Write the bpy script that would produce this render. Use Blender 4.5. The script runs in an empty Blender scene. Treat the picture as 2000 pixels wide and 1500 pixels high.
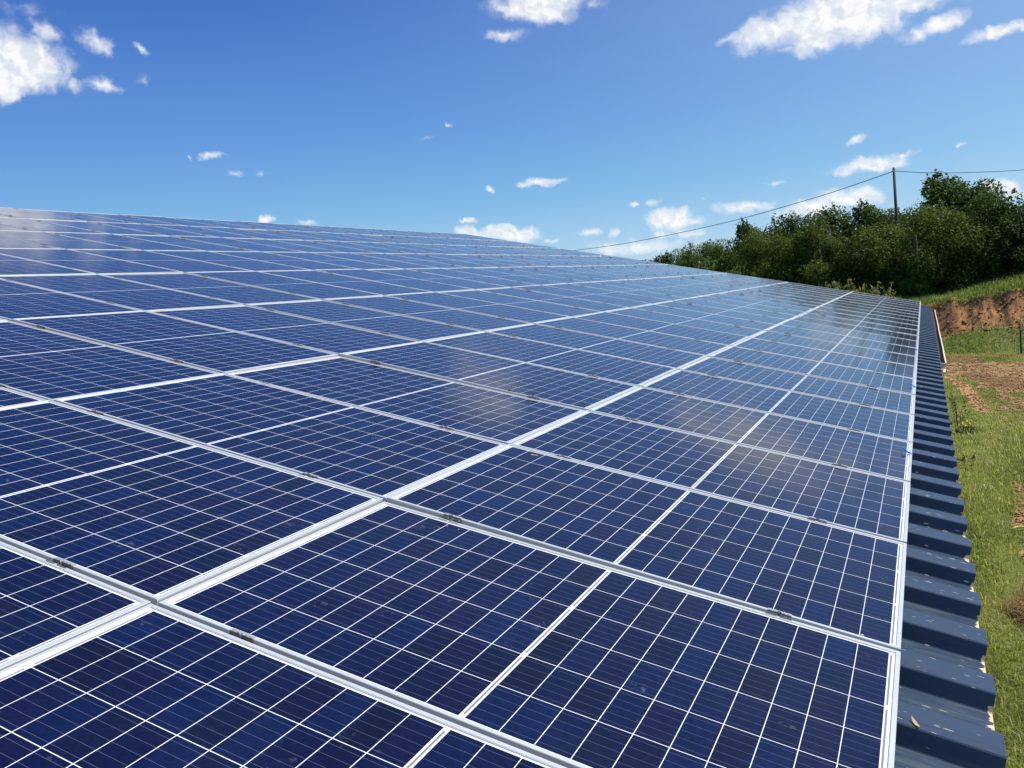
import bpy, math, random
import numpy as np
from mathutils import Matrix, Vector

SC = bpy.context.scene
COL = SC.collection
R = math.radians
PI = math.pi

# ------------------------------------------------------------------ camera
CAM_POS = (-0.45562, -0.10068, 5.22802)
CAM_X = (0.419619, -0.902822, -0.093983)
CAM_Y = (0.126290, -0.044464, 0.990996)
CAM_Z = (-0.898872, -0.427710, 0.095359)
LENS = 30.976
cd = bpy.data.cameras.new('camera')
cam = bpy.data.objects.new('camera', cd)
COL.objects.link(cam)
m = Matrix(((CAM_X[0], CAM_Y[0], CAM_Z[0], CAM_POS[0]),
            (CAM_X[1], CAM_Y[1], CAM_Z[1], CAM_POS[1]),
            (CAM_X[2], CAM_Y[2], CAM_Z[2], CAM_POS[2]), (0, 0, 0, 1)))
cam.matrix_world = m
cd.lens = LENS; cd.sensor_width = 36; cd.clip_start = 0.05; cd.clip_end = 6000
SC.camera = cam

# ------------------------------------------------------------------ exposure
SC.view_settings.view_transform = 'Standard'
SC.view_settings.look = 'None'
SC.view_settings.exposure = 0.3
SC.view_settings.gamma = 1.0
SC.render.resolution_x, SC.render.resolution_y = 1024, 768
SC.cycles.max_bounces = 8
SC.cycles.transparent_max_bounces = 8
SC.cycles.caustics_reflective = False
SC.cycles.caustics_refractive = False

# ------------------------------------------------------------------ sun and sky
SUN_AZ, SUN_EL = 60.0, 54.0                       # azimuth to the right of the eaves direction (+X)
sl = bpy.data.lights.new('sun', 'SUN')
sl.energy = 4.6; sl.angle = R(0.53); sl.color = (1.0, 0.955, 0.88)
so = bpy.data.objects.new('sun', sl); COL.objects.link(so)
sd = Vector((math.cos(R(SUN_EL)) * math.cos(R(SUN_AZ)), -math.cos(R(SUN_EL)) * math.sin(R(SUN_AZ)), math.sin(R(SUN_EL))))
so.rotation_euler = sd.to_track_quat('Z', 'Y').to_euler()
so.location = (20, -30, 60)

# (azimuth to the right of +X in degrees, elevation, half width, half height, tilt, weight)
CLOUDS = [(-52.41,15.42,2.88,1.66,-7,1.30),(-55.32,15.55,3.49,2.43,3,1.30),(-53.32,14.22,1.94,0.93,2,1.10),(-50.71,16.99,0.97,0.61,-37,0.62),(-48.12,16.54,1.03,0.57,-32,0.75),(-45.91,16.20,0.57,0.26,-18,0.75),(-48.11,14.28,0.98,0.42,-12,0.68),(-49.46,14.22,0.88,0.38,1,0.42),(-45.85,14.56,0.37,0.23,-21,0.35),(-51.41,18.03,0.95,0.32,-8,0.20),(-21.60,17.59,2.90,0.95,-3,1.20),(-21.34,16.94,2.15,0.57,-6,1.00),(-23.69,17.62,1.22,0.45,-15,0.70),(-23.95,16.07,1.36,0.40,-2,0.70),(-18.37,17.23,0.85,0.28,-7,0.30),(-3.78,14.42,4.90,1.33,1,1.30),(-7.85,14.19,2.34,0.99,12,1.00),(-4.99,13.26,1.91,0.85,2,1.00),(-2.42,13.83,2.88,1.25,1,1.00),(0.30,14.14,1.51,0.54,-2,0.90),(-10.10,14.16,0.74,0.32,11,0.50),(-6.60,13.06,0.97,0.34,-10,0.35),(1.28,12.82,1.83,0.53,14,1.00),(4.16,11.85,1.86,0.41,5,1.00),(6.69,11.90,1.76,0.47,5,1.00),(-3.28,7.30,0.65,0.27,13,0.90),(-2.43,5.89,2.20,0.50,0,1.10),(-0.89,6.19,0.91,0.23,2,0.80),(-3.48,5.65,1.55,0.27,-4,0.50),(2.22,6.33,0.46,0.14,-5,0.60),(-8.02,5.53,0.60,0.18,-3,0.60),(-14.49,4.00,1.71,0.73,-4,1.20),(-12.93,3.77,1.07,0.32,-4,0.80),(-14.81,3.21,0.96,0.26,-6,0.60),(-13.24,2.97,0.82,0.29,-6,0.75),(-16.58,5.19,0.51,0.19,-6,0.80),(-15.43,5.19,0.38,0.25,-6,0.55),(-10.02,4.26,1.89,0.37,-2,0.90),(-5.25,3.93,2.57,0.80,8,1.00),(-3.37,3.99,1.40,0.66,3,1.00),(-6.73,3.68,1.76,0.43,4,0.60),(-16.47,2.54,3.86,0.52,-3,0.60),(-18.11,2.45,1.95,0.32,-6,0.50),(-13.54,3.20,1.26,0.32,-6,0.40),(-24.60,4.15,2.17,0.61,-9,1.25),(-27.31,4.50,1.11,0.42,-11,1.20),(-27.47,5.20,0.65,0.19,-5,0.75),(-22.34,7.15,1.68,0.25,0,0.90),(-23.43,7.10,0.71,0.22,-6,0.80),(-25.71,6.99,0.33,0.19,-0,0.80),(-42.62,10.25,0.73,0.24,-2,0.85),(-43.86,10.24,0.23,0.18,-2,0.35),(-41.10,9.04,0.54,0.21,1,0.50),(-39.57,9.11,0.49,0.15,5,0.32),(-39.95,6.37,0.73,0.28,-4,1.00),(-37.26,5.96,0.69,0.25,-4,0.55),(-29.35,10.45,0.57,0.18,-1,0.50),(-27.84,11.19,0.29,0.12,-5,0.40),(-19.46,3.78,0.85,0.29,-2,0.85),(-17.89,3.53,0.45,0.32,-6,0.60),(-21.95,3.51,0.43,0.13,-6,0.50),(-12.36,5.09,0.22,0.12,-7,0.35),(-24.98,3.64,1.31,0.32,-5,0.60),(4.23,3.55,1.54,0.44,-21,1.10),(7.13,3.35,1.88,0.82,-8,1.10),(-62.01,16.28,3.98,1.65,5,1.20),(15.99,8.21,3.97,1.41,-8,1.10),]


class NT:
    """small node-tree helper"""
    def __init__(s, tree):
        s.t = tree; s.n = tree.nodes; s.l = tree.links

    def new(s, kind, **kw):
        nd = s.n.new(kind)
        for k, v in kw.items():
            setattr(nd, k, v)
        return nd

    def put(s, sock, v):
        if isinstance(v, bpy.types.NodeSocket):
            s.l.new(v, sock)
        else:
            sock.default_value = v

    def math(s, op, a, b=0.0, c=None, clamp=False):
        nd = s.new('ShaderNodeMath', operation=op, use_clamp=clamp)
        s.put(nd.inputs[0], a); s.put(nd.inputs[1], b)
        if c is not None: s.put(nd.inputs[2], c)
        return nd.outputs[0]

    def vec(s, op, a, b=None):
        nd = s.new('ShaderNodeVectorMath', operation=op)
        s.put(nd.inputs[0], a)
        if b is not None: s.put(nd.inputs[1], b)
        return nd

    def noise(s, v, scale, detail=3.0, rough=0.5, dist=0.0, dim='3D'):
        nd = s.new('ShaderNodeTexNoise', noise_dimensions=dim)
        s.put(nd.inputs['Vector'], v); s.put(nd.inputs['Scale'], scale)
        nd.inputs['Detail'].default_value = detail
        nd.inputs['Roughness'].default_value = rough
        nd.inputs['Distortion'].default_value = dist
        return nd

    def smooth(s, v, a, b, lo=0.0, hi=1.0, kind='SMOOTHSTEP'):
        nd = s.new('ShaderNodeMapRange', interpolation_type=kind)
        s.put(nd.inputs['Value'], v)
        s.put(nd.inputs['From Min'], a); s.put(nd.inputs['From Max'], b)
        s.put(nd.inputs['To Min'], lo); s.put(nd.inputs['To Max'], hi)
        return nd.outputs['Result']

    def mix(s, f, a, b, blend='MIX'):
        nd = s.new('ShaderNodeMix', data_type='RGBA', blend_type=blend)
        s.put(nd.inputs[0], f)
        s.put(nd.inputs[6], a if isinstance(a, bpy.types.NodeSocket) else (*a, 1)[:4])
        s.put(nd.inputs[7], b if isinstance(b, bpy.types.NodeSocket) else (*b, 1)[:4])
        return nd.outputs[2]

    def scale(s, v, k):
        nd = s.vec('MULTIPLY', v, k)
        return nd.outputs[0]


world = bpy.data.worlds.new('World'); SC.world = world; world.use_nodes = True
W = NT(world.node_tree)
bg = world.node_tree.nodes['Background']
sky = W.new('ShaderNodeTexSky', sky_type='NISHITA')
sky.sun_disc = False
sky.sun_elevation = R(SUN_EL); sky.sun_rotation = R(90 + SUN_AZ)
sky.altitude = 200; sky.air_density = 1.0; sky.dust_density = 0.35; sky.ozone_density = 3.0
hs = W.new('ShaderNodeHueSaturation')
hs.inputs['Hue'].default_value = 0.5
hs.inputs['Saturation'].default_value = 1.45
hs.inputs['Value'].default_value = 1.2
W.l.new(sky.outputs[0], hs.inputs['Color'])
tc = W.new('ShaderNodeTexCoord')
dirv = tc.outputs['Generated']
sx = W.new('ShaderNodeSeparateXYZ'); W.l.new(dirv, sx.inputs[0])
az = W.math('MULTIPLY', W.math('ARCTAN2', W.math('MULTIPLY', sx.outputs[1], -1.0), sx.outputs[0]), 180 / PI)
el = W.math('MULTIPLY', W.math('ARCSINE', sx.outputs[2]), 180 / PI)
cxyz = W.new('ShaderNodeCombineXYZ')
W.l.new(az, cxyz.inputs[0]); W.l.new(el, cxyz.inputs[1])
ae = cxyz.outputs[0]
n1 = W.noise(ae, 0.7, 3.0, 0.55, dim='2D')
warp = W.vec('MULTIPLY', W.vec('SUBTRACT', n1.outputs['Color'], (0.5, 0.5, 0.5)).outputs[0], (1.3, 0.6, 0.0)).outputs[0]
n1b = W.noise(ae, 2.6, 3.0, 0.5, dim='2D')
warpb = W.vec('MULTIPLY', W.vec('SUBTRACT', n1b.outputs['Color'], (0.5, 0.5, 0.5)).outputs[0], (0.42, 0.28, 0.0)).outputs[0]
aw = W.vec('ADD', W.vec('ADD', ae, warp).outputs[0], warpb).outputs[0]
field = None
for (a0, e0, ha, hb, tl, wt) in CLOUDS:
    mp = W.new('ShaderNodeMapping', vector_type='TEXTURE')
    W.l.new(aw, mp.inputs['Vector'])
    k = math.cos(R(e0))
    mp.inputs['Location'].default_value = (a0, e0, 0)
    mp.inputs['Rotation'].default_value = (0, 0, R(tl))
    mp.inputs['Scale'].default_value = (ha / k * 1.05, hb * 1.1, 1)
    ln = W.vec('LENGTH', mp.outputs[0]).outputs['Value']
    wt = wt if wt > 0.95 else wt * 0.86
    v = W.math('MULTIPLY_ADD', ln, -wt, wt)
    field = v if field is None else W.math('SMOOTH_MAX', field, v, 0.12)
n2 = W.noise(aw, 1.0, 4.0, 0.47, dim='2D')
n2f = W.noise(aw, 0.5, 2.0, 0.5, dim='2D')
fld = W.math('ADD', W.math('MULTIPLY', field, 1.45), W.math('MULTIPLY', W.math('SUBTRACT', n2.outputs['Fac'], 0.5), 1.45))
dens = W.math('POWER', W.smooth(fld, -0.28, 1.2), 1.2)
dens = W.math('MULTIPLY', dens, W.smooth(field, -0.25, 0.2))
# lit side towards the sun: difference of the noise at a shifted place
off = W.vec('ADD', aw, (0.28, 0.22, 0.0)).outputs[0]
n3 = W.noise(off, 1.1, 2.5, 0.5, dim='2D')
n2l = W.noise(aw, 1.1, 2.5, 0.5, dim='2D')
lit = W.smooth(W.math('SUBTRACT', n2l.outputs['Fac'], n3.outputs['Fac']), -0.20, 0.14)
core = W.smooth(fld, 0.3, 1.6)
lit2 = W.math('SUBTRACT', 1.0, W.math('MULTIPLY', W.math('SUBTRACT', 1.0, lit), W.math('MULTIPLY_ADD', core, 0.55, 0.35)))
ccol = W.mix(lit2, (5.7, 6.2, 6.9), (8.3, 8.3, 8.25))
ramp = W.new('ShaderNodeValToRGB')
W.l.new(W.math('DIVIDE', el, 40.0, clamp=True), ramp.inputs[0])
ST = [(0.0, (0.50, 0.66, 0.80)), (0.08, (0.33, 0.56, 0.80)), (0.16, (0.20, 0.44, 0.74)), (0.27, (0.135, 0.305, 0.68)), (0.46, (0.065, 0.165, 0.52)), (1.0, (0.045, 0.125, 0.42))]
while len(ramp.color_ramp.elements) < len(ST): ramp.color_ramp.elements.new(0.5)
for e_, (p_, c_) in zip(ramp.color_ramp.elements, ST): e_.position = p_; e_.color = (*c_, 1)
rcol = W.vec('SCALE', ramp.outputs[0]); rcol.inputs['Scale'].default_value = 8.6
cosun = W.vec('DOT_PRODUCT', dirv, tuple(sd)).outputs['Value']
glow = W.smooth(cosun, 0.1, 1.0)
sky2 = W.mix(W.math('MULTIPLY', glow, 0.75), rcol.outputs[0], (4.6, 6.3, 8.0))
sky3 = W.mix(0.88, hs.outputs[0], sky2)
wcol = W.mix(W.math('MULTIPLY', dens, 0.94), sky3, ccol)
W.l.new(wcol, bg.inputs['Color'])
bg.inputs['Strength'].default_value = 0.1

# ------------------------------------------------------------------ mesh helpers
rng = np.random.default_rng(7)
random.seed(5)


def link(name, me, parent=None):
    o = bpy.data.objects.new(name, me)
    COL.objects.link(o)
    if parent is not None: o.parent = parent
    return o


def np_mesh(name, V, F, mat=None, smooth=False, mats=None, midx=None):
    """V (n,3); F (m,k) with one k, or list of lists"""
    me = bpy.data.meshes.new(name)
    V = np.asarray(V, dtype=np.float32)
    if isinstance(F, np.ndarray):
        k = F.shape[1]; nf = len(F)
        me.vertices.add(len(V)); me.vertices.foreach_set('co', V.ravel())
        me.loops.add(nf * k); me.loops.foreach_set('vertex_index', F.astype(np.int32).ravel())
        me.polygons.add(nf)
        me.polygons.foreach_set('loop_start', np.arange(0, nf * k, k, dtype=np.int32))
        if smooth: me.polygons.foreach_set('use_smooth', np.ones(nf, dtype=bool))
        me.update(calc_edges=True); me.validate()
    else:
        me.from_pydata([tuple(map(float, v)) for v in V], [], F)
        if smooth:
            for p in me.polygons: p.use_smooth = True
        me.update()
    for mm in (mats or ([mat] if mat else [])): me.materials.append(mm)
    if midx is not None: me.polygons.foreach_set('material_index', np.asarray(midx, dtype=np.int32))
    return me


def point_attr(me, name, vals):
    a = me.attributes.new(name, 'FLOAT', 'POINT')
    a.data.foreach_set('value', np.asarray(vals, dtype=np.float32))


class MB:
    def __init__(s): s.v = []; s.f = []

    def box(s, x0, y0, z0, x1, y1, z1):
        b = len(s.v)
        s.v += [(x0, y0, z0), (x1, y0, z0), (x1, y1, z0), (x0, y1, z0), (x0, y0, z1), (x1, y0, z1), (x1, y1, z1), (x0, y1, z1)]
        s.f += [[b, b + 3, b + 2, b + 1], [b + 4, b + 5, b + 6, b + 7], [b, b + 1, b + 5, b + 4], [b + 1, b + 2, b + 6, b + 5],
                [b + 2, b + 3, b + 7, b + 6], [b + 3, b, b + 4, b + 7]]
        return s

    def tube(s, pts, rad, n=8, cap=True):
        pts = [Vector(p) for p in pts]
        rr = rad if isinstance(rad, (list, tuple)) else [rad] * len(pts)
        b = len(s.v)
        up = Vector((0, 0, 1))
        for i, p in enumerate(pts):
            t = (pts[min(i + 1, len(pts) - 1)] - pts[max(i - 1, 0)]).normalized()
            ref = up if abs(t.dot(up)) < 0.9 else Vector((1, 0, 0))
            a = t.cross(ref).normalized(); c = a.cross(t)
            for k in range(n):
                g = 2 * PI * k / n
                s.v.append(tuple(p + (a * math.cos(g) + c * math.sin(g)) * rr[i]))
        for i in range(len(pts) - 1):
            for k in range(n):
                k2 = (k + 1) % n
                s.f.append([b + i * n + k, b + i * n + k2, b + (i + 1) * n + k2, b + (i + 1) * n + k])
        if cap:
            s.f.append([b + k for k in range(n)][::-1])
            e = b + (len(pts) - 1) * n
            s.f.append([e + k for k in range(n)])
        return s

    def build(s, name, mat, parent=None, smooth=False):
        return link(name, np_mesh(name, s.v, s.f, mat, smooth), parent)


def tag(o, label=None, cat=None, group=None, kind=None):
    if label: o['label'] = label
    if cat: o['category'] = cat
    if group: o['group'] = group
    if kind: o['kind'] = kind
    return o


def empty(name, loc=(0, 0, 0), rot=(0, 0, 0)):
    o = bpy.data.objects.new(name, None); COL.objects.link(o)
    o.location = loc; o.rotation_euler = rot; o.empty_display_size = 0.2
    return o


def vnoise(x, y, seed=0):
    """cheap 2-D value noise in numpy"""
    xi = np.floor(x).astype(np.int64); yi = np.floor(y).astype(np.int64)
    xf = x - xi; yf = y - yi
    xf = xf * xf * (3 - 2 * xf); yf = yf * yf * (3 - 2 * yf)

    def h(a, b):
        n = (a * 374761393 + b * 668265263 + seed * 982451653) & 0x7fffffff
        n = ((n ^ (n >> 13)) * 1274126177) & 0x7fffffff
        return ((n ^ (n >> 16)) & 0xffff) / 65535.0
    return (h(xi, yi) * (1 - xf) + h(xi + 1, yi) * xf) * (1 - yf) + (h(xi, yi + 1) * (1 - xf) + h(xi + 1, yi + 1) * xf) * yf


def fbm(x, y, o=4, seed=0):
    s = 0; a = 0.5
    for i in range(o):
        s = s + a * (vnoise(x * 2 ** i, y * 2 ** i, seed + i) - 0.5) * 2
        a *= 0.5
    return s


def material(name):
    mt = bpy.data.materials.new(name); mt.use_nodes = True
    T = NT(mt.node_tree)
    return mt, T, mt.node_tree.nodes['Principled BSDF']


def plain(name, col, rough=0.5, metal=0.0, spec=0.5, var=0.0, vscale=8.0, bump=0.0):
    mt, T, P = material(name)
    P.inputs['Roughness'].default_value = rough
    P.inputs['Metallic'].default_value = metal
    P.inputs['Specular IOR Level'].default_value = spec
    tcn = T.new('ShaderNodeTexCoord')
    if var > 0:
        nz = T.noise(tcn.outputs['Object'], vscale, 5.0, 0.6)
        lo = tuple(c * (1 - var) for c in col); hi = tuple(min(1, c * (1 + var)) for c in col)
        T.l.new(T.mix(nz.outputs['Fac'], lo, hi), P.inputs['Base Color'])
        if bump > 0:
            bp = T.new('ShaderNodeBump'); bp.inputs['Strength'].default_value = bump
            bp.inputs['Distance'].default_value = 0.01
            T.l.new(nz.outputs['Fac'], bp.inputs['Height']); T.l.new(bp.outputs[0], P.inputs['Normal'])
    else:
        P.inputs['Base Color'].default_value = (*col, 1)
    return mt


# ------------------------------------------------------------------ roof frame of reference
BETA = R(14.0)
EAVE_Z = 4.2
cb, sb = math.cos(BETA), math.sin(BETA)


def rf(u, v, n=0.0):
    """roof coordinates (along the eaves, up the slope, above the panel faces) to world"""
    return (u, v * cb - n * sb, EAVE_Z + v * sb + n * cb)


PITCH_V = 1.638
PW, PL, PH = 0.981, 1.6345, 0.040
GLASS_Z = 0.036
NCOL, NROW = 24, 8

# ------------------------------------------------------------------ materials of the panels
def make_cell_material():
    mt, T, P = material('solar cells under glass')
    tcn = T.new('ShaderNodeTexCoord'); oi = T.new('ShaderNodeObjectInfo')
    sp = T.new('ShaderNodeSeparateXYZ'); T.l.new(tcn.outputs['Object'], sp.inputs[0])
    x, y = sp.outputs[0], sp.outputs[1]
    MX, MY = 0.019, 0.0285
    cw = (PW - 2 * MX) / 6.0
    half = PL / 2
    chl = (half - 0.0075 - MY)
    ch = chl / 10.0
    # columns
    xs = T.math('DIVIDE', T.math('SUBTRACT', x, MX), cw)
    xi = T.math('FLOOR', xs); xf = T.math('SUBTRACT', xs, xi)
    inx = T.math('MULTIPLY', T.math('GREATER_THAN', xs, 0.0), T.math('LESS_THAN', xs, 6.0))
    # rows, mirrored about the middle
    ym = T.math('ABSOLUTE', T.math('SUBTRACT', y, half))
    ys = T.math('DIVIDE', T.math('SUBTRACT', ym, 0.0075), ch)
    yi = T.math('FLOOR', ys); yf = T.math('SUBTRACT', ys, yi)
    iny = T.math('MULTIPLY', T.math('GREATER_THAN', ys, 0.0), T.math('LESS_THAN', ys, 10.0))
    gx = 0.0010 / cw; gy = 0.0009 / ch

    def edge(fr, g, lo, hi, idx):
        a = T.math('GREATER_THAN', fr, g); b = T.math('LESS_THAN', fr, 1 - g)
        return T.math('MULTIPLY', a, b)
    # outer cell borders keep the full cell
    cellx = T.math('MAXIMUM', T.math('GREATER_THAN', xf, gx), T.math('LESS_THAN', xi, 0.5))
    cellx = T.math('MULTIPLY', cellx, T.math('MAXIMUM', T.math('LESS_THAN', xf, 1 - gx), T.math('GREATER_THAN', xi, 4.5)))
    celly = T.math('MAXIMUM', T.math('GREATER_THAN', yf, gy), T.math('LESS_THAN', yi, 0.5))
    celly = T.math('MULTIPLY', celly, T.math('MAXIMUM', T.math('LESS_THAN', yf, 1 - gy), T.math('GREATER_THAN', yi, 8.5)))
    cell = T.math('MULTIPLY', T.math('MULTIPLY', cellx, celly), T.math('MULTIPLY', inx, iny))
    # bus bars, five per cell, running up the panel
    bf = T.math('FRACT', T.math('MULTIPLY', xf, 5.0))
    bw = 0.00055 / (cw / 5)
    bus = T.math('LESS_THAN', T.math('ABSOLUTE', T.math('SUBTRACT', bf, 0.5)), bw)
    # ribbons in the margins and along the middle
    rs = T.math('FRACT', T.math('DIVIDE', xs, 2.0))
    rseg = T.math('MULTIPLY', T.math('GREATER_THAN', rs, 0.035), T.math('LESS_THAN', rs, 0.965))
    rmid = T.math('LESS_THAN', ym, 0.0027)
    re0 = T.math('SUBTRACT', ym, half - MY)
    rend = T.math('LESS_THAN', T.math('ABSOLUTE', T.math('SUBTRACT', re0, 0.0060)), 0.0025)
    rib = T.math('MULTIPLY', T.math('MULTIPLY', T.math('MAXIMUM', rmid, rend), rseg), inx)
    # colour of each cell
    cv = T.new('ShaderNodeCombineXYZ')
    T.l.new(xi, cv.inputs[0]); T.put(cv.inputs[1], T.math('FLOOR', T.math('DIVIDE', T.math('SUBTRACT', y, half), ch)))
    T.put(cv.inputs[2], T.math('MULTIPLY', oi.outputs['Random'], 917.0))
    wn = T.new('ShaderNodeTexWhiteNoise', noise_dimensions='3D'); T.l.new(cv.outputs[0], wn.inputs['Vector'])
    sc = T.new('ShaderNodeSeparateColor'); T.l.new(wn.outputs['Color'], sc.inputs[0])
    c = T.mix(sc.outputs[0], (0.0012, 0.0020, 0.0230), (0.0012, 0.0062, 0.0430))
    c = T.mix(T.math('MULTIPLY', T.smooth(sc.outputs[1], 0.5, 1.0), 0.6), c, (0.0042, 0.0024, 0.0230))
    c = T.mix(T.math('MULTIPLY', T.smooth(sc.outputs[2], 0.72, 1.0), 0.5), c, (0.0012, 0.0020, 0.0110))
    pv = T.mix(oi.outputs['Random'], (0.82, 0.9, 1.0), (1.2, 1.05, 1.06))
    c = T.mix(1.0, c, pv, 'MULTIPLY')
    # crystal grain of the polycrystalline wafers
    vo = T.new('ShaderNodeTexVoronoi'); vo.inputs['Scale'].default_value = 120.0
    addr = T.vec('ADD', tcn.outputs['Object'], T.vec('SCALE', (7.1, 3.3, 0.0)).outputs[0]).outputs[0]
    cc = T.new('ShaderNodeCombineXYZ'); T.put(cc.inputs[0], T.math('MULTIPLY', oi.outputs['Random'], 53.0))
    T.put(cc.inputs[1], T.math('MULTIPLY', oi.outputs['Random'], 31.0))
    pos = T.vec('ADD', tcn.outputs['Object'], cc.outputs[0]).outputs[0]
    T.l.new(pos, vo.inputs['Vector'])
    vs = T.new('ShaderNodeSeparateColor'); T.l.new(vo.outputs['Color'], vs.inputs[0])
    c = T.mix(1.0, c, T.mix(vs.outputs[0], (0.72, 0.72, 0.74), (1.3, 1.3, 1.26)), 'MULTIPLY')
    c = T.mix(T.math('MULTIPLY', bus, 0.26), c, (0.24, 0.27, 0.36))
    base = T.mix(cell, (0.72, 0.73, 0.74), c)
    base = T.mix(T.math('MULTIPLY', rib, 0.9), base, (0.135, 0.135, 0.165))
    # dust and dried water marks lying on the glass
    n1 = T.noise(pos, 2.3, 6.0, 0.62, 0.3); n2 = T.noise(pos, 38.0, 4.0, 0.6, 1.2); n3 = T.noise(pos, 9.0, 3.0, 0.6)
    marks = T.math('MULTIPLY', T.smooth(n3.outputs['Fac'], 0.60, 0.74), T.smooth(n2.outputs['Fac'], 0.54, 0.66))
    vd = T.new('ShaderNodeTexVoronoi'); vd.inputs['Scale'].default_value = 17.0; T.l.new(pos, vd.inputs['Vector'])
    vds = T.new('ShaderNodeSeparateColor'); T.l.new(vd.outputs['Color'], vds.inputs[0])
    dots = T.math('MULTIPLY', T.math('LESS_THAN', vd.outputs['Distance'], 0.028), T.math('GREATER_THAN', vds.outputs[0], 0.955))
    dust = T.math('MULTIPLY_ADD', T.smooth(n1.outputs['Fac'], 0.4, 0.75), 0.004, 0.0003)
    dust = T.math('MAXIMUM', dust, T.math('MULTIPLY', marks, 0.10))
    dust = T.math('MAXIMUM', dust, T.math('MULTIPLY', dots, 0.55))
    base = T.mix(dust, base, (0.62, 0.63, 0.62))
    T.l.new(base, P.inputs['Base Color'])
    P.inputs['IOR'].default_value = 1.28
    P.inputs['Specular IOR Level'].default_value = 0.5
    rg = T.math('MULTIPLY_ADD', T.smooth(n1.outputs['Fac'], 0.3, 0.8), 0.06, 0.085)
    T.l.new(T.math('ADD', rg, T.math('MULTIPLY', marks, 0.25)), P.inputs['Roughness'])
    return mt


M_CELL = make_cell_material()


def make_alu():
    mt, T, P = material('anodised aluminium')
    tcn = T.new('ShaderNodeTexCoord')
    nz = T.noise(T.scale(tcn.outputs['Object'], (40, 40, 40)), 1.0, 4.0, 0.6)
    n2 = T.noise(tcn.outputs['Object'], 5.0, 5.0, 0.65)
    c = T.mix(nz.outputs['Fac'], (0.60, 0.605, 0.60), (0.70, 0.70, 0.69))
    c = T.mix(T.math('MULTIPLY', T.smooth(n2.outputs['Fac'], 0.55, 0.75), 0.25), c, (0.52, 0.50, 0.46))
    T.l.new(c, P.inputs['Base Color'])
    P.inputs['Metallic'].default_value = 0.45
    P.inputs['Roughness'].default_value = 0.34
    return mt


M_ALU = make_alu()
M_CLAMP = plain('weathered clamp steel', (0.22, 0.20, 0.185), 0.45, 0.6, var=0.5, vscale=60)
M_CLAMPTOP = plain('clamp plate', (0.55, 0.54, 0.53), 0.4, 0.6, var=0.25, vscale=70)
M_CLIP = plain('shaded spring wire', (0.26, 0.25, 0.24), 0.35, 0.7, var=0.4, vscale=90)  # wire colour darkened to carry the shadows around the prongs


# ------------------------------------------------------------------ panel meshes (local: x along the eaves, y up the slope)
def frame_mesh():
    prof = [(0.0, 0.0), (0.0, 0.0388), (0.0010, 0.0400), (0.0112, 0.0400), (0.0122, 0.0392), (0.0122, 0.0352)]
    V = []; F = []
    for (i, z) in prof:
        V += [(i, i, z), (PW - i, i, z), (PW - i, PL - i, z), (i, PL - i, z)]
    for r in range(len(prof) - 1):
        for k in range(4):
            k2 = (k + 1) % 4
            F.append([r * 4 + k, r * 4 + k2, (r + 1) * 4 + k2, (r + 1) * 4 + k])
    return np_mesh('frame', V, F, M_ALU)


def glass_mesh():
    b = MB(); i = 0.0085
    b.box(i, i, 0.030, PW - i, PL - i, GLASS_Z)
    return np_mesh('glass', b.v, b.f, M_CELL)


def clamp_mesh(seed):
    rr = random.Random(seed)
    b = MB(); L = 0.066
    b.box(-0.0010, 0, 0.0403, 0.0108, L, 0.0425)             # plate on the frame lip
    b.box(-0.0036, 0, 0.004, -0.0012, L, 0.0425)             # plate down the frame side
    for k in range(5):                                       # pressed ridges
        y = 0.006 + k * 0.0125
        b.box(0.0005, y, 0.0426, 0.0090, y + 0.006, 0.0437)
    b.box(-0.0150, 0.004, 0.022, -0.0037, L - 0.004, 0.0245)
    me = np_mesh('clamp', b.v, b.f, mats=[M_CLAMP, M_CLAMPTOP])
    for p in me.polygons:
        if p.index < 6 or 12 <= p.index < 42: p.material_index = 1
    return me


def clip_mesh():
    b = MB()
    b.tube([(-0.0200, -0.004, 0.0425), (-0.0235, -0.002, 0.0425), (-0.0235, 0.026, 0.0425), (-0.020, 0.028, 0.0425)], 0.0025, 6)
    b.tube([(-0.0200, 0.038, 0.0425), (-0.0235, 0.040, 0.0425), (-0.0235, 0.066, 0.0425), (-0.020, 0.068, 0.0425)], 0.0025, 6)
    ring = [(-0.012, 0.033 + 0.0065 * math.cos(t), 0.042 + 0.0075 * math.sin(t)) for t in np.linspace(-0.6, PI + 0.6, 11)]
    b.tube(ring, 0.0019, 6)
    b.box(-0.019, 0.024, 0.030, -0.0038, 0.042, 0.0330)
    return np_mesh('spring_clip', b.v, b.f, M_CLIP, False)


ME_FRAME, ME_GLASS, ME_CLAMP, ME_CLIP = frame_mesh(), glass_mesh(), clamp_mesh(1), clip_mesh()

ORD = ['zeroth', 'first', 'second', 'third', 'fourth', 'fifth', 'sixth', 'seventh', 'eighth', 'ninth', 'tenth', 'eleventh', 'twelfth',
       'thirteenth', 'fourteenth', 'fifteenth', 'sixteenth', 'seventeenth', 'eighteenth', 'nineteenth', 'twentieth', 'twenty-first',
       'twenty-second', 'twenty-third', 'twenty-fourth']


def project(p):
    d = [p[i] - CAM_POS[i] for i in range(3)]
    x = sum(d[i] * CAM_X[i] for i in range(3)); y = sum(d[i] * CAM_Y[i] for i in range(3)); z = -sum(d[i] * CAM_Z[i] for i in range(3))
    if z < 0.15: return None
    f = LENS / 36.0
    return 0.5 + f * x / z, 0.375 + f * y / z


def in_view(c, r):
    n = 0
    for a in np.linspace(0, 1, 9):
        for b in np.linspace(0, 1, 9):
            q = project(rf(c + 0.017 + a * PW, r * PITCH_V + b * PL))
            if q and 0 < q[0] < 1 and 0 < q[1] < 0.75: n += 1
    return n >= 3


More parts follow.
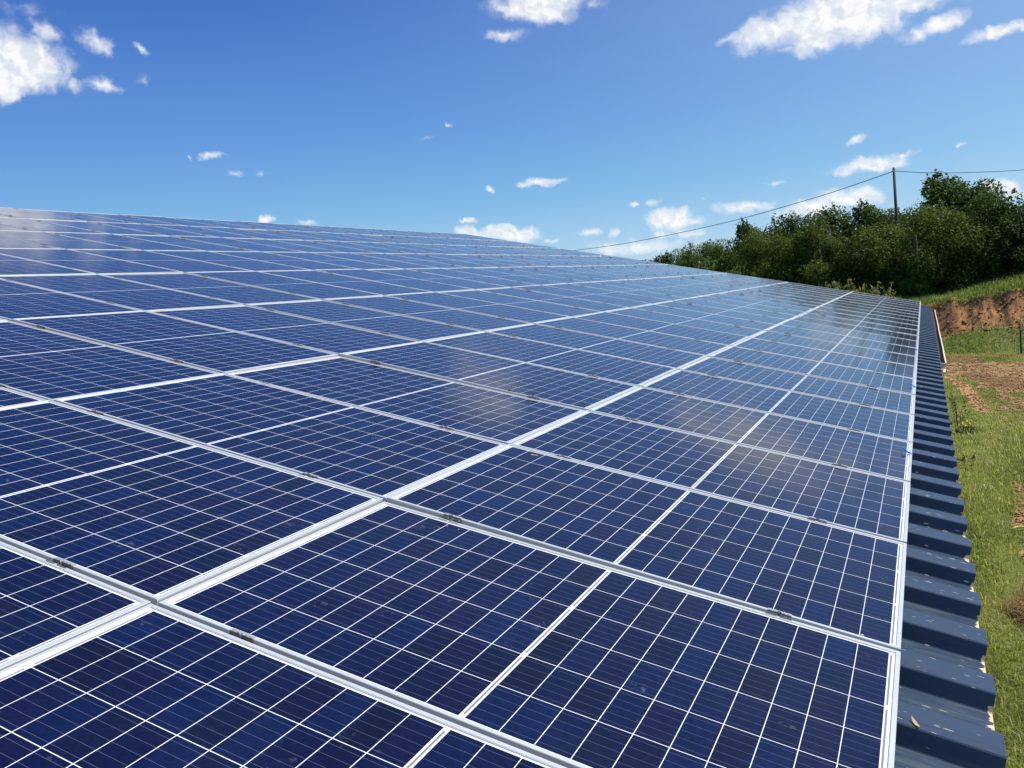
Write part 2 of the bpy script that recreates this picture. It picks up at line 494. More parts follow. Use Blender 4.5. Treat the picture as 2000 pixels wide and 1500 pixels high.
proto = None
for r in range(NROW):
    seen = [c for c in range(NCOL) if in_view(c, r)]
    for c in range(NCOL):
        far = NCOL - c
        rowtxt = {0: 'in the lowest row along the eaves', 7: 'in the topmost row under the ridge'}.get(r, 'in the %s row up from the eaves' % ORD[r + 1])
        if c in seen and seen.index(c) + 1 <= far:
            pos = '%s from the near end' % ORD[seen.index(c) + 1] if seen.index(c) else 'nearest the camera'
        else:
            pos = '%s from the far gable' % ORD[far] if far > 1 else 'at the far gable'
        base = rf(c + 0.017, r * PITCH_V, -PH)
        jit = (BETA + R(random.gauss(0, 0.10)), R(random.gauss(0, 0.13)), R(random.gauss(0, 0.02)))
        if proto is None:
            t = empty('solar_panel'); proto = t
            link('frame', ME_FRAME, t); link('glass', ME_GLASS, t)
            for y in (0.287, 1.345):
                k = link('clamp', ME_CLAMP, t); k.location = (0, y, 0)
                q = link('spring_clip', ME_CLIP, k)
        else:
            t = proto.copy(); COL.objects.link(t)
            for ch in list(proto.children):
                d = ch.copy(); COL.objects.link(d); d.parent = t
                for g in ch.children:
                    e = g.copy(); COL.objects.link(e); e.parent = d
        t.location = base; t.rotation_euler = jit
        tag(t, 'blue solar panel %s, %s' % (rowtxt, pos), 'solar panel', 'solar panels covering the shed roof')

# ------------------------------------------------------------------ the shed: corrugated roof, walls, rails
def make_sheet_material():
    mt, T, P = material('dark blue coated corrugated steel')
    tcn = T.new('ShaderNodeTexCoord')
    o = tcn.outputs['Object']
    sp = T.new('ShaderNodeSeparateXYZ'); T.l.new(o, sp.inputs[0])
    u, v, n = sp.outputs
    low = T.math('LESS_THAN', n, -0.105)                          # the troughs
    nb = T.noise(o, 3.0, 4.0, 0.6)
    c = T.mix(nb.outputs['Fac'], (0.020, 0.033, 0.064), (0.030, 0.049, 0.092))
    # patchy grey-green tint, stronger in the troughs
    st = T.scale(o, (60.0, 9.0, 60.0))
    nf = T.noise(T.scale(o, (30.0, 5.0, 30.0)), 1.0, 5.0, 0.65, 0.6)
    green_tint = T.math('MULTIPLY', T.smooth(nf.outputs['Fac'], 0.42, 0.72), T.math('MULTIPLY_ADD', low, 0.24, 0.05))
    c = T.mix(green_tint, c, (0.13, 0.17, 0.15))
    # dashes of dried dirty water running down the slope
    vo = T.new('ShaderNodeTexVoronoi'); vo.inputs['Scale'].default_value = 1.0
    T.l.new(T.scale(o, (210.0, 24.0, 0.0)), vo.inputs['Vector'])
    vs = T.new('ShaderNodeSeparateColor'); T.l.new(vo.outputs['Color'], vs.inputs[0])
    ng = T.noise(T.scale(o, (26.0, 3.0, 26.0)), 1.0, 3.0, 0.6)
    dens = T.smooth(ng.outputs['Fac'], 0.36, 0.64)
    flat = T.math('MAXIMUM', low, T.math('GREATER_THAN', n, -0.0760))
    dash = T.math('MULTIPLY', T.math('LESS_THAN', vo.outputs['Distance'], T.math('MULTIPLY_ADD', vs.outputs[1], 0.27, 0.04)), T.math('LESS_THAN', vs.outputs[0], T.math('MULTIPLY', dens, 0.42)))
    dash = T.math('MULTIPLY', dash, flat)
    c = T.mix(T.math('MULTIPLY', dash, 0.8), c, (0.50, 0.50, 0.43))
    # peeled pale lining showing at the cut ends of the troughs
    nl = T.noise(T.scale(o, (55.0, 30.0, 10.0)), 1.0, 3.0, 0.6)
    nl2 = T.noise(T.scale(o, (7.0, 0.0, 0.0)), 1.0, 2.0, 0.6)
    lim = T.math('MULTIPLY_ADD', T.math('SUBTRACT', nl.outputs['Fac'], 0.5), 0.05, -0.2415)
    lim = T.math('ADD', lim, T.math('MULTIPLY', T.math('SUBTRACT', nl2.outputs['Fac'], 0.5), 0.05))
    peel = T.math('MULTIPLY', T.math('LESS_THAN', v, lim), low)
    c = T.mix(peel, c, (0.62, 0.46, 0.28))
    T.l.new(c, P.inputs['Base Color'])
    T.l.new(T.math('ADD', T.math('MULTIPLY_ADD', nf.outputs['Fac'], 0.16, 0.30), T.math('MULTIPLY', peel, 0.4)), P.inputs['Roughness'])
    P.inputs['Metallic'].default_value = 0.0
    P.inputs['Specular IOR Level'].default_value = 0.3
    return mt


M_SHEET = make_sheet_material()
M_CLAD = plain('grey blue wall cladding', (0.16, 0.18, 0.20), 0.5, var=0.15, vscale=3)
M_TRIM = plain('dark blue folded trim', (0.045, 0.062, 0.105), 0.35, var=0.15)
M_STEEL = plain('galvanised rail', (0.45, 0.46, 0.47), 0.4, 0.7, var=0.2)

U0, U1 = -3.0, 24.06
V_EAVE, V_RIDGE = -0.249, 13.22
CREST, TROUGH = -0.072, -0.122


def corrugated(name, parent, v0, v1, mat, flip=False):
    P3 = 1 / 3.0
    prof = [(0.000, CREST - 0.0035), (0.0035, CREST), (0.030, CREST), (0.0325, CREST - 0.0022), (0.0355, CREST), (0.117, CREST), (0.1205, CREST - 0.0035),
            (0.1350, TROUGH + 0.003), (0.138, TROUGH), (0.224, TROUGH), (0.2265, TROUGH + 0.002), (0.2295, TROUGH), (0.3145, TROUGH), (0.3170, TROUGH + 0.003)]
    us = []
    s = 1.746 - 15 * P3
    while s < U1 + 0.4:
        for (a, z) in prof:
            uu = s + a
            if U0 <= uu <= U1: us.append((uu, z))
        s += P3
    vs = [v0, v0 + 0.03, v0 + 0.3, (v0 + v1) / 2, v1]
    n = len(us)
    V = [(a, b, z) for b in vs for (a, z) in us]
    F = [[j * n + i, j * n + i + 1, (j + 1) * n + i + 1, (j + 1) * n + i] for j in range(len(vs) - 1) for i in range(n - 1)]
    if flip: F = [f[::-1] for f in F]
    o = link(name, np_mesh(name, V, F, mat), parent)
    md = o.modifiers.new('thickness', 'SOLIDIFY'); md.thickness = 0.0016; md.offset = -1 if not flip else 1
    return o


shed = empty('farm_shed', (0, 0, 0))
tag(shed, 'long farm shed with dark blue corrugated steel roof under the solar panels', 'shed')
rs = corrugated('roof_sheet', shed, V_EAVE, V_RIDGE, M_SHEET)
rs.location = (0, 0, EAVE_Z); rs.rotation_euler = (BETA, 0, 0)
ry = rf(0, V_RIDGE, 0)
back = corrugated('roof_sheet', shed, V_EAVE, V_RIDGE - 0.002, M_SHEET, True)
back.location = (0, 2 * ry[1], EAVE_Z); back.scale = (1, -1, 1); back.rotation_euler = (-BETA, 0, 0)
b = MB()
for sgn in (1, -1):
    pass
cap = MB()
pz = rf(0, V_RIDGE, CREST)
cap.v = [(U0, pz[1] - 0.10, pz[2] - 0.010), (U0, pz[1], pz[2] + 0.016), (U0, pz[1] + 0.14, pz[2] - 0.018),
         (U1, pz[1] - 0.10, pz[2] - 0.010), (U1, pz[1], pz[2] + 0.016), (U1, pz[1] + 0.14, pz[2] - 0.018)]
cap.f = [[0, 3, 4, 1], [1, 4, 5, 2]]
cap.build('ridge_cap', M_TRIM, shed)
# walls
YW0, YW1 = 0.06, 2 * ry[1] - 0.06
wl = MB()
wl.box(-2.8, YW0, -0.2, 23.8, YW0 + 0.12, 4.05)
for k in range(88): wl.box(-2.6 + 0.3 * k, YW0 - 0.028, -0.19, -2.5 + 0.3 * k, YW0 + 0.002, 4.04)
wl.build('wall', M_CLAD, shed)
wl = MB(); wl.box(-2.8, YW1 - 0.12, -0.2, 23.8, YW1, 4.05); wl.build('wall', M_CLAD, shed)
for x in (-2.8, 23.68):
    V = [(x, YW0 + 0.125, -0.2), (x, YW1 - 0.125, -0.2), (x, YW1 - 0.125, 4.05), (x, ry[1], rf(0, V_RIDGE, -0.2)[2]), (x, YW0 + 0.125, 4.05)]
    V += [(x + 0.12, p[1], p[2]) for p in V]
    F = [[4, 3, 2, 1, 0], [5, 6, 7, 8, 9]] + [[k, (k + 1) % 5, 5 + (k + 1) % 5, 5 + k] for k in range(5)]
    link('wall', np_mesh('wall', V, F, M_CLAD), shed)
for r in range(NROW):
    for y in (0.30, 1.36):
        b = MB(); b.box(-0.02, r * PITCH_V + y - 0.02, CREST + 0.001, 24.0, r * PITCH_V + y + 0.02, -PH - 0.001)
        o = b.build('mounting_rail', M_STEEL, shed); o.location = (0, 0, EAVE_Z); o.rotation_euler = (BETA, 0, 0)

# ------------------------------------------------------------------ gutter along the far half of the eaves
M_GUT_IN = plain('dirty brown gutter inside', (0.085, 0.055, 0.036), 0.8, var=0.5, vscale=5)
M_GUT = plain('sand coloured gutter', (0.72, 0.58, 0.42), 0.5, var=0.12, vscale=4)
gut = empty('rain_gutter', rf(10.7, -0.285, -0.12))
tag(gut, 'long sand coloured rain gutter hung along the far half of the eaves', 'gutter')
g0 = Vector(gut.location)


def gut_pts(n_u=40):
    out = []
    for t in np.linspace(0, 1, n_u):
        u = 10.72 + t * (22.9 - 10.72)
        w = 0.0025 * math.sin(u * 1.3) + 0.0012 * math.sin(u * 4.3 + 1)
        out.append((u, w - 0.012 * t))
    return out


V = []; F = []
gp = gut_pts()
NA = 9
for (u, w) in gp:
    for k in range(NA):
        a = PI * k / (NA - 1)
        y = -0.262 + 0.05 * math.cos(a) + w * 0.4; z = -0.098 - 0.060 * math.sin(a)
        V.append(tuple(Vector(rf(u, y, z)) - g0))
for i in range(len(gp) - 1):
    for k in range(NA - 1):
        F.append([i * NA + k, i * NA + k + 1, (i + 1) * NA + k + 1, (i + 1) * NA + k])
tr = link('trough', np_mesh('trough', V, F, M_GUT_IN, True), gut)
md = tr.modifiers.new('thickness', 'SOLIDIFY'); md.thickness = 0.002
b = MB()
b.tube([tuple(Vector(rf(u, -0.3135 + w, -0.094 + 0.4 * w)) - g0) for (u, w) in gp], 0.0105, 8)
b.build('front_bead', M_GUT, gut, True)
V = [tuple(Vector(rf(10.70 + d, -0.262 + 0.053 * math.cos(PI * k / 8), -0.097 - 0.062 * math.sin(PI * k / 8))) - g0) for d in (0, 0.02) for k in range(9)]
F = [list(range(9)), list(range(9, 18))[::-1]] + [[k, k + 9, (k + 1) % 9 + 9, (k + 1) % 9] for k in range(9)]
link('end_cap', np_mesh('end_cap', V, F, M_GUT), gut)
brk = empty('gutter_bracket', rf(9.9, -0.27, -0.1))
tag(brk, 'short sand coloured gutter hook at the eaves just before the gutter end', 'bracket')
h0 = Vector(brk.location)
b = MB()
b.tube([tuple(Vector(rf(9.75 + 0.05 * i, -0.270 - 0.003 * i, -0.095 - 0.002 * i)) - h0) for i in range(9)], 0.014, 8)
b.build('strap', M_GUT, brk, True)
b = MB(); b.tube([tuple(Vector(rf(10.1, -0.27 + 0.03 * math.cos(a) - 0.02, -0.10 - 0.04 * math.sin(a))) - h0) for a in np.linspace(0, PI, 8)], 0.006, 6)
b.build('hook', M_GUT, brk, True)

# ------------------------------------------------------------------ small things lying on or tied to the roof
M_TIE = plain('bright blue plastic', (0.02, 0.22, 0.75), 0.4)
for i, (u, lab) in enumerate(((4.654, 'blue cable tie round the eaves frame, nearest of the three'), (7.437, 'blue cable tie round the eaves frame, middle of the three'),
                              (10.724, 'blue cable tie round the eaves frame, farthest of the three'))):
    t = empty('cable_tie', rf(u, 0.008, 0.001), (BETA, 0, 0.15 * (i - 1)))
    tag(t, lab, 'cable tie', 'blue cable ties on the eaves')
    b = MB(); b.box(-0.0045, -0.0125, 0.0, 0.0045, 0.016, 0.0025); b.box(-0.0045, -0.0125, -0.044, 0.0045, -0.0098, 0.0)
    b.build('strap', M_TIE, t)
    b = MB(); b.box(-0.009, 0.002, 0.0026, 0.009, 0.016, 0.0085); b.tube([(0, 0.016, 0.006), (0.006, 0.030, 0.014), (0.016, 0.042, 0.016)], 0.0035, 6)
    b.build('head', M_TIE, t)
M_DRY = plain('dry leaf', (0.42, 0.31, 0.17), 0.8, var=0.4, vscale=60)
M_DARKBIT = plain('dark twig', (0.05, 0.035, 0.025), 0.8, var=0.4, vscale=60)
V = []; F = []
for i in range(7):
    t = i / 6
    w = 0.009 * math.sin(PI * (0.06 + 0.9 * t)); z = 0.004 + 0.012 * (t - 0.5) ** 2 * 4
    V += [(-w, (t - 0.5) * 0.075, z + 0.006), (0, (t - 0.5) * 0.075, z), (w, (t - 0.5) * 0.075, z + 0.005)]
for i in range(6):
    for k in range(2): F.append([i * 3 + k, i * 3 + k + 1, (i + 1) * 3 + k + 1, (i + 1) * 3 + k])
lf = link('dead_leaf', np_mesh('dead_leaf', V, F, M_DRY, True))
md = lf.modifiers.new('thickness', 'SOLIDIFY'); md.thickness = 0.0012
lf.location = rf(1.765, -0.052, CREST + 0.0005); lf.rotation_euler = (BETA, 0, R(-62)); lf.scale = (0.5, 0.5, 0.4)
tag(lf, 'curled dead leaf lying on the corrugated sheet beside the nearest eaves panel', 'leaf')


def crumb(name, u, v, n, s, mat, seed):
    rr = np.random.default_rng(seed)
    import bmesh
    bm = bmesh.new(); bmesh.ops.create_icosphere(bm, subdivisions=2, radius=1)
    for vv in bm.verts:
        k = 0.75 + 0.5 * rr.random()
        vv.co = Vector((vv.co.x * s[0], vv.co.y * s[1], max(vv.co.z, -0.6) * s[2])) * k
    me = bpy.data.meshes.new(name); bm.to_mesh(me); bm.free(); me.materials.append(mat)
    o = link(name, me); o.location = rf(u, v, n); o.rotation_euler = (BETA, 0, rr.random() * 3)
    return o


tag(crumb('grit_pebble', 2.035, 0.100, -0.002, (0.005, 0.007, 0.004), plain('pale grit', (0.55, 0.5, 0.42), 0.8), 3),
    'tiny pale pebble lying on the lowest panel row by a frame seam', 'pebble')
tag(crumb('dirt_clump', 4.04, 2.11, 0.001, (0.012, 0.020, 0.007), M_DARKBIT, 4), 'small dark clump of dirt on a frame seam in the second panel row', 'dirt')
tag(crumb('seed_husk', 2.935, 1.483, -0.001, (0.005, 0.018, 0.003), M_DRY, 5), 'brown dry husk lying on the glass just below a frame seam', 'husk')

# ------------------------------------------------------------------ ground
def lipz(Y): return 2.66 + 0.115 * np.maximum(0, -Y - 0.9) - 0.02 * np.clip(Y, 0, 30)
def basez(Y): return 0.85 + 0.10 * np.clip(-Y - 1.1, -3, 6)


def height(X, Y, rough=True):
    X = np.asarray(X, float); Y = np.asarray(Y, float)
    wob = 0.35 * fbm(X * 0 + Y * 0.55, X * 0 + 3.3, 3, 11) + 0.16 * fbm(Y * 2.1, X * 0 + 1.3, 3, 12)
    Xw = X + (wob if rough else 0)
    L, Bz = lipz(Y), basez(Y)
    z = np.zeros_like(X)
    t = np.clip((X - 52.6) / (55.5 - 52.6), 0, 1); z = z + t ** 1.5 * Bz
    t = np.clip((Xw - 55.7) / 1.75, 0, 1); z = z + (t * 0.85 + 0.15 * t * t) * (L - Bz)
    t = np.clip((X - 57.6) / 6, 0, 1); z = z + t * 0.46
    t = np.clip((X - 63.6) / 30, 0, 1); z = z + t * 1.3
    t = np.clip((X - 95) / 300, 0, 1); z = z - t * 6
    if rough:
        near = np.clip((X - 53) / 2, 0, 1)
        z = z + 0.035 * fbm(X * 0.9, Y * 0.9, 3, 5) + 0.02 * fbm(X * 4, Y * 4, 2, 6)
        fc = np.clip((Xw - 55.3) / 0.5, 0, 1) * np.clip((57.9 - Xw) / 0.5, 0, 1)
        z = z + fc * (0.24 * fbm(Y * 1.3, X * 0.35, 4, 21) + 0.10 * fbm(Y * 5, X * 2.5, 3, 22))
    return z


def in_poly(X, Y, poly):
    ins = np.zeros(X.shape, bool)
    n = len(poly)
    for i in range(n):
        x0, y0 = poly[i]; x1, y1 = poly[(i + 1) % n]
        if y0 == y1: continue
        c = ((y0 > Y) != (y1 > Y)) & (X < (x1 - x0) * (Y - y0) / (y1 - y0) + x0)
        ins ^= c
    return ins


SOIL = [(49.0, 1.0), (48.3, -2.0), (46.6, -6.1), (45.8, -12), (33.0, -12), (34.2, -4.6), (36.9, -3.26), (38.9, -2.11), (40.7, -1.74), (44.3, -0.61), (44.8, 1.0)]
SOIL_DARK = [(42.6, -1.0), (44.1, -1.6), (44.9, -2.0), (43.3, -2.4), (41.4, -2.8), (40.0, -5.3), (39.6, -9), (36.3, -9), (36.7, -4.9), (37.6, -3.3), (38.8, -2.5), (41.3, -1.7)]
TAN = [(44.8, -0.3), (42.4, -1.06), (38.7, -1.65), (34.3, -1.85), (31.8, -1.82), (32.4, -1.55), (34.4, -1.38), (37.1, -1.17), (42.5, -0.66)]
SPARSE = [(39.7, -1.7), (35.4, -4.7), (33.5, -9), (27.0, -9), (28.0, -3.7), (29.4, -2.6), (31.4, -1.9), (35.5, -1.76)]
PATCH_A = [(22.3, -1.75), (22.8, -2.9), (18.0, -2.6), (18.0, -1.6), (18.4, -1.42), (20.0, -1.6)]
PATCH_B = [(16.9, -1.4), (17.1, -2.2), (15.9, -2.0), (15.7, -1.42), (16.1, -1.32)]
TRACK1 = [(53.0, -0.2), (51.3, -2.2), (51.7, -3.4), (49.0, -6.4), (48.4, -6.3), (50.5, -3.4), (50.4, -2.2), (51.6, -0.2)]
TRACK2 = [(50.8, 0.0), (49.9, -2.3), (48.9, -2.7), (48.4, -2.3), (49.1, 0.0)]


def masks(X, Y):
    jx = X + 0.55 * fbm(X * 0.7, Y * 2.0, 3, 31); jy = Y + 0.10 * fbm(X * 1.1, Y * 3.0, 3, 33)
    soil = in_poly(jx, jy, SOIL) * 1.0
    dark = in_poly(jx, jy, SOIL_DARK) * 1.0
    tan = in_poly(jx, jy, TAN) * 1.0
    sparse = in_poly(jx, jy, SPARSE) * (0.5 + 0.6 * fbm(X * 0.9, Y * 3.2, 3, 35))
    soil = np.maximum(soil, np.clip(sparse, 0, 1))
    for P_ in (PATCH_A, PATCH_B):
        soil = np.maximum(soil, in_poly(jx, jy, P_) * np.clip(0.75 + 0.8 * fbm(X * 1.2, Y * 3, 3, 36), 0, 1))
    for P_ in (TRACK1, TRACK2):
        tk = in_poly(jx, jy, P_) * 1.0
        soil = np.maximum(soil, tk); dark = np.maximum(dark, tk * 0.9)
    soil = np.maximum(soil, tan)
    return np.clip(soil, 0, 1), np.clip(dark, 0, 1), np.clip(tan, 0, 1)


def axis(segs):
    out = []
    for a, b_, n in segs:
        out += list(np.linspace(a, b_, n, endpoint=False))
    return np.array(out + [segs[-1][1]])


gx = axis([(-2000, -200, 6), (-200, -8, 8), (-8, 8, 10), (8, 30, 90), (30, 52.5, 110), (52.5, 58.5, 75), (58.5, 66, 28), (66, 140, 40), (140, 600, 12), (600, 3500, 8)])
gy = axis([(-3000, -200, 8), (-200, -20, 12), (-20, -8, 24), (-8, 0.4, 105), (0.4, 12, 40), (12, 60, 30), (60, 300, 10), (300, 3000, 8)])
GX, GY = np.meshgrid(gx, gy, indexing='ij')
GZ = height(GX, GY)
soil, dark, tan = masks(GX, GY)
GZ = GZ + soil * (0.035 * fbm(GX * 3.1, GY * 3.1, 3, 41) + 0.02) + dark * 0.05 * fbm(GX * 5, GY * 5, 2, 42)
nx, ny = len(gx), len(gy)
idx = np.arange(nx * ny).reshape(nx, ny)
F = np.stack([idx[:-1, :-1], idx[1:, :-1], idx[1:, 1:], idx[:-1, 1:]], -1).reshape(-1, 4)


def make_ground_material():
    mt, T, P = material('field of grass and bare soil')
    geo = T.new('ShaderNodeNewGeometry')
    p = geo.outputs['Position']

    def at(nm):
        a = T.new('ShaderNodeAttribute'); a.attribute_name = nm
        return a.outputs['Fac']
    n0 = T.noise(p, 0.35, 4.0, 0.6); n1 = T.noise(p, 2.2, 5.0, 0.65); n2 = T.noise(p, 11.0, 4.0, 0.65); n3 = T.noise(p, 45.0, 3.0, 0.6)
    g = T.mix(n1.outputs['Fac'], (0.080, 0.110, 0.018), (0.185, 0.210, 0.045))
    g = T.mix(T.smooth(n0.outputs['Fac'], 0.45, 0.7), g, (0.19, 0.18, 0.06))
    g = T.mix(T.math('MULTIPLY', T.smooth(n2.outputs['Fac'], 0.5, 0.72), 0.6), g, (0.040, 0.060, 0.014))
    s = T.mix(T.smooth(n1.outputs['Fac'], 0.3, 0.7), (0.26, 0.150, 0.062), (0.46, 0.285, 0.135))
    s = T.mix(T.math('MULTIPLY', T.smooth(n2.outputs['Fac'], 0.48, 0.66), 0.7), s, (0.105, 0.060, 0.032))
    s = T.mix(T.math('MULTIPLY', T.smooth(n3.outputs['Fac'], 0.58, 0.70), 0.6), s, (0.46, 0.35, 0.22))
    dk = T.mix(T.smooth(n2.outputs['Fac'], 0.35, 0.7), (0.080, 0.042, 0.024), (0.24, 0.130, 0.062))
    s = T.mix(T.math('MULTIPLY', at('dark'), 0.85), s, dk)
    s = T.mix(T.math('MULTIPLY', at('tan'), 0.6), s, T.mix(n2.outputs['Fac'], (0.36, 0.19, 0.070), (0.58, 0.34, 0.14)))
    ms = T.smooth(T.math('ADD', at('soil'), T.math('MULTIPLY', T.math('SUBTRACT', n2.outputs['Fac'], 0.5), 0.9)), 0.35, 0.65)
    c = T.mix(ms, g, s)
    # eroded clay face
    st = T.noise(T.scale(p, (0.8, 1.5, 0.55)), 0.75, 5.0, 0.62, 0.4)
    e = T.mix(T.smooth(st.outputs['Fac'], 0.36, 0.64), (0.235, 0.105, 0.048), (0.55, 0.275, 0.100))
    ev = T.noise(T.scale(p, (0.8, 3.4, 0.55)), 1.5, 5.0, 0.7, 0.8)
    e = T.mix(T.math('MULTIPLY', T.smooth(ev.outputs['Fac'], 0.50, 0.64), 0.85), e, (0.075, 0.055, 0.036))
    e = T.mix(T.math('MULTIPLY', T.smooth(n2.outputs['Fac'], 0.52, 0.70), 0.6), e, (0.085, 0.045, 0.024))
    e = T.mix(T.math('MULTIPLY', T.smooth(n3.outputs['Fac'], 0.60, 0.75), 0.5), e, (0.50, 0.36, 0.21))
    mf = T.smooth(T.math('ADD', at('face'), T.math('MULTIPLY', T.math('SUBTRACT', n1.outputs['Fac'], 0.5), 1.1)), 0.35, 0.65)
    c = T.mix(mf, c, e)
    T.l.new(c, P.inputs['Base Color'])
    P.inputs['Roughness'].default_value = 0.95
    P.inputs['Specular IOR Level'].default_value = 0.15
    hsum = T.math('ADD', n2.outputs['Fac'], T.math('MULTIPLY', n3.outputs['Fac'], 0.4))
    bp = T.new('ShaderNodeBump'); bp.inputs['Strength'].default_value = 0.9; bp.inputs['Distance'].default_value = 0.06
    T.l.new(hsum, bp.inputs['Height']); T.l.new(bp.outputs[0], P.inputs['Normal'])
    return mt


gme = np_mesh('ground', np.stack([GX, GY, GZ], -1).reshape(-1, 3), F, make_ground_material(), True)
point_attr(gme, 'soil', soil.ravel()); point_attr(gme, 'dark', dark.ravel()); point_attr(gme, 'tan', tan.ravel())
wobm = 0.35 * fbm(GX * 0 + GY * 0.55, GX * 0 + 3.3, 3, 11) + 0.16 * fbm(GY * 2.1, GX * 0 + 1.3, 3, 12)
XW = GX + wobm
face = np.clip((XW - 54.75 - 0.9 * fbm(GY * 0.8, GX * 0, 3, 51)) / 1.1, 0, 1) * np.clip((57.62 - XW) / 0.12, 0, 1)
point_attr(gme, 'face', face.ravel())
ground = link('ground', gme); tag(ground, kind='structure')


# ------------------------------------------------------------------ grass blades, clods
def leafy(name, ramp, trans=0.45, rough=0.55, spec=0.35):
    """foliage: colour from a per-leaf random attribute, light coming through the leaf"""
    mt = bpy.data.materials.new(name); mt.use_nodes = True
    T = NT(mt.node_tree)
    P = T.n['Principled BSDF']; out = T.n['Material Output']
    a = T.new('ShaderNodeAttribute'); a.attribute_name = 'tint'
    cr = T.new('ShaderNodeValToRGB'); T.l.new(a.outputs['Fac'], cr.inputs[0])
    el_ = cr.color_ramp.elements
    while len(el_) < len(ramp): el_.new(0.5)
    for e, (p, c) in zip(el_, ramp): e.position = p; e.color = (*c, 1)
    T.l.new(cr.outputs[0], P.inputs['Base Color'])
    P.inputs['Roughness'].default_value = rough; P.inputs['Specular IOR Level'].default_value = spec
    tr = T.new('ShaderNodeBsdfTranslucent')
    hsn = T.new('ShaderNodeHueSaturation'); hsn.inputs['Value'].default_value = 1.25; hsn.inputs['Hue'].default_value = 0.49
    T.l.new(cr.outputs[0], hsn.inputs['Color']); T.l.new(hsn.outputs[0], tr.inputs['Color'])
    mx = T.new('ShaderNodeMixShader'); mx.inputs[0].default_value = trans
    T.l.new(P.outputs[0], mx.inputs[1]); T.l.new(tr.outputs[0], mx.inputs[2]); T.l.new(mx.outputs[0], out.inputs[0])
    return mt


def blades(name, X, Y, L, Wd, mat, tint, lean=0.5, seed=1, zoff=-0.01):
    rr = np.random.default_rng(seed)
    n = len(X)
    Z = height(X, Y) + zoff
    th = rr.random(n) * 2 * PI
    bend = lean * (0.25 + rr.random(n))
    d = np.stack([np.cos(th), np.sin(th), np.zeros(n)], -1); s_ = np.stack([-np.sin(th), np.cos(th), np.zeros(n)], -1)
    base = np.stack([X, Y, Z], -1)
    up = np.array([0, 0, 1.0])
    m1 = base + (up * 0.55 + d * (bend * 0.22)[:, None]) * L[:, None]
    t1 = base + up * (L * np.clip(0.95 - 0.35 * bend, 0.3, 1))[:, None] + d * (L * bend * 0.75)[:, None]
    w = (Wd * 0.5)[:, None]
    V = np.stack([base - s_ * w, base + s_ * w, m1 - s_ * w * 0.8, m1 + s_ * w * 0.8, t1 - s_ * w * 0.12, t1 + s_ * w * 0.12], 1).reshape(-1, 3)
    k = np.arange(n)[:, None] * 6
    Fq = np.concatenate([k + np.array([[0, 1, 3, 2]]), k + np.array([[2, 3, 5, 4]])], 0)
    me = np_mesh(name, V, Fq, mat)
    point_attr(me, 'tint', np.repeat(tint, 6))
    o = link(name, me)
    return o


M_GRASS = leafy('meadow grass', [(0.0, (0.085, 0.125, 0.016)), (0.35, (0.205, 0.265, 0.032)), (0.75, (0.40, 0.445, 0.075)), (0.9, (0.36, 0.35, 0.13)), (1.0, (0.55, 0.49, 0.27))], 0.5)


def scatter(n, x0, x1, ya, yb, seed, keep=None):
    """points with y between two lines ya(x), yb(x)"""
    rr = np.random.default_rng(seed)
    X = x0 + (x1 - x0) * rr.random(n)
    Y = ya(X) + (yb(X) - ya(X)) * rr.random(n)
    if keep is not None:
        kx = keep(X, Y); ok = rr.random(n) < kx
        X, Y = X[ok], Y[ok]
    return X, Y


def right_edge(X): return -0.35 - 0.095 * (X - 4) - 1.2


def grass_keep(X, Y):
    so_, dk_, tn_ = masks(X, Y)
    return (1 - 0.97 * so_) * np.clip(0.60 + 1.1 * fbm(X * 0.8, Y * 1.6, 3, 61), 0.10, 1)


Xs, Ys, Ls, Ws, Ts = [], [], [], [], []
for (n, x0, x1, l0, w0, sd_) in ((78000, 7.5, 15, 0.105, 0.0065, 71), (74000, 15, 25, 0.12, 0.009, 72), (52000, 25, 38, 0.12, 0.013, 73), (28000, 38, 53, 0.12, 0.019, 74)):
    X, Y = scatter(n, x0, x1, right_edge, lambda X: X * 0 + 0.0, sd_, grass_keep)
    rr = np.random.default_rng(sd_ + 100)
    big = fbm(X * 0.45, Y * 0.9, 3, 63)
    pt = np.clip(0.38 + 0.65 * big + 0.26 * rr.normal(size=len(X)), 0, 0.9)
    dry = rr.random(len(X)) < 0.06 + 0.10 * (big > 0.25)
    pt[dry] = 0.85 + 0.15 * rr.random(dry.sum())
    Xs.append(X); Ys.append(Y); Ls.append(l0 * (0.45 + 0.9 * rr.random(len(X))) * (1 + 0.4 * big)); Ws.append(w0 * (0.6 + 0.8 * rr.random(len(X)))); Ts.append(pt)
X, Y = scatter(9000, 7.5, 30, right_edge, lambda X: X * 0 + 0.0, 78, grass_keep)
rr = np.random.default_rng(178); nb = len(X)
Xs.append(X); Ys.append(Y); Ls.append(0.10 + 0.18 * rr.random(nb) ** 1.6); Ws.append(0.006 + 0.0005 * X * (0.6 + 0.8 * rr.random(nb))); Ts.append(0.72 + 0.28 * rr.random(nb))
tag(blades('grass', np.concatenate(Xs), np.concatenate(Ys), np.concatenate(Ls), np.concatenate(Ws), M_GRASS, np.concatenate(Ts), 1.0, 5),
    'uneven green meadow grass between the shed and the bare soil', 'grass', kind='stuff')

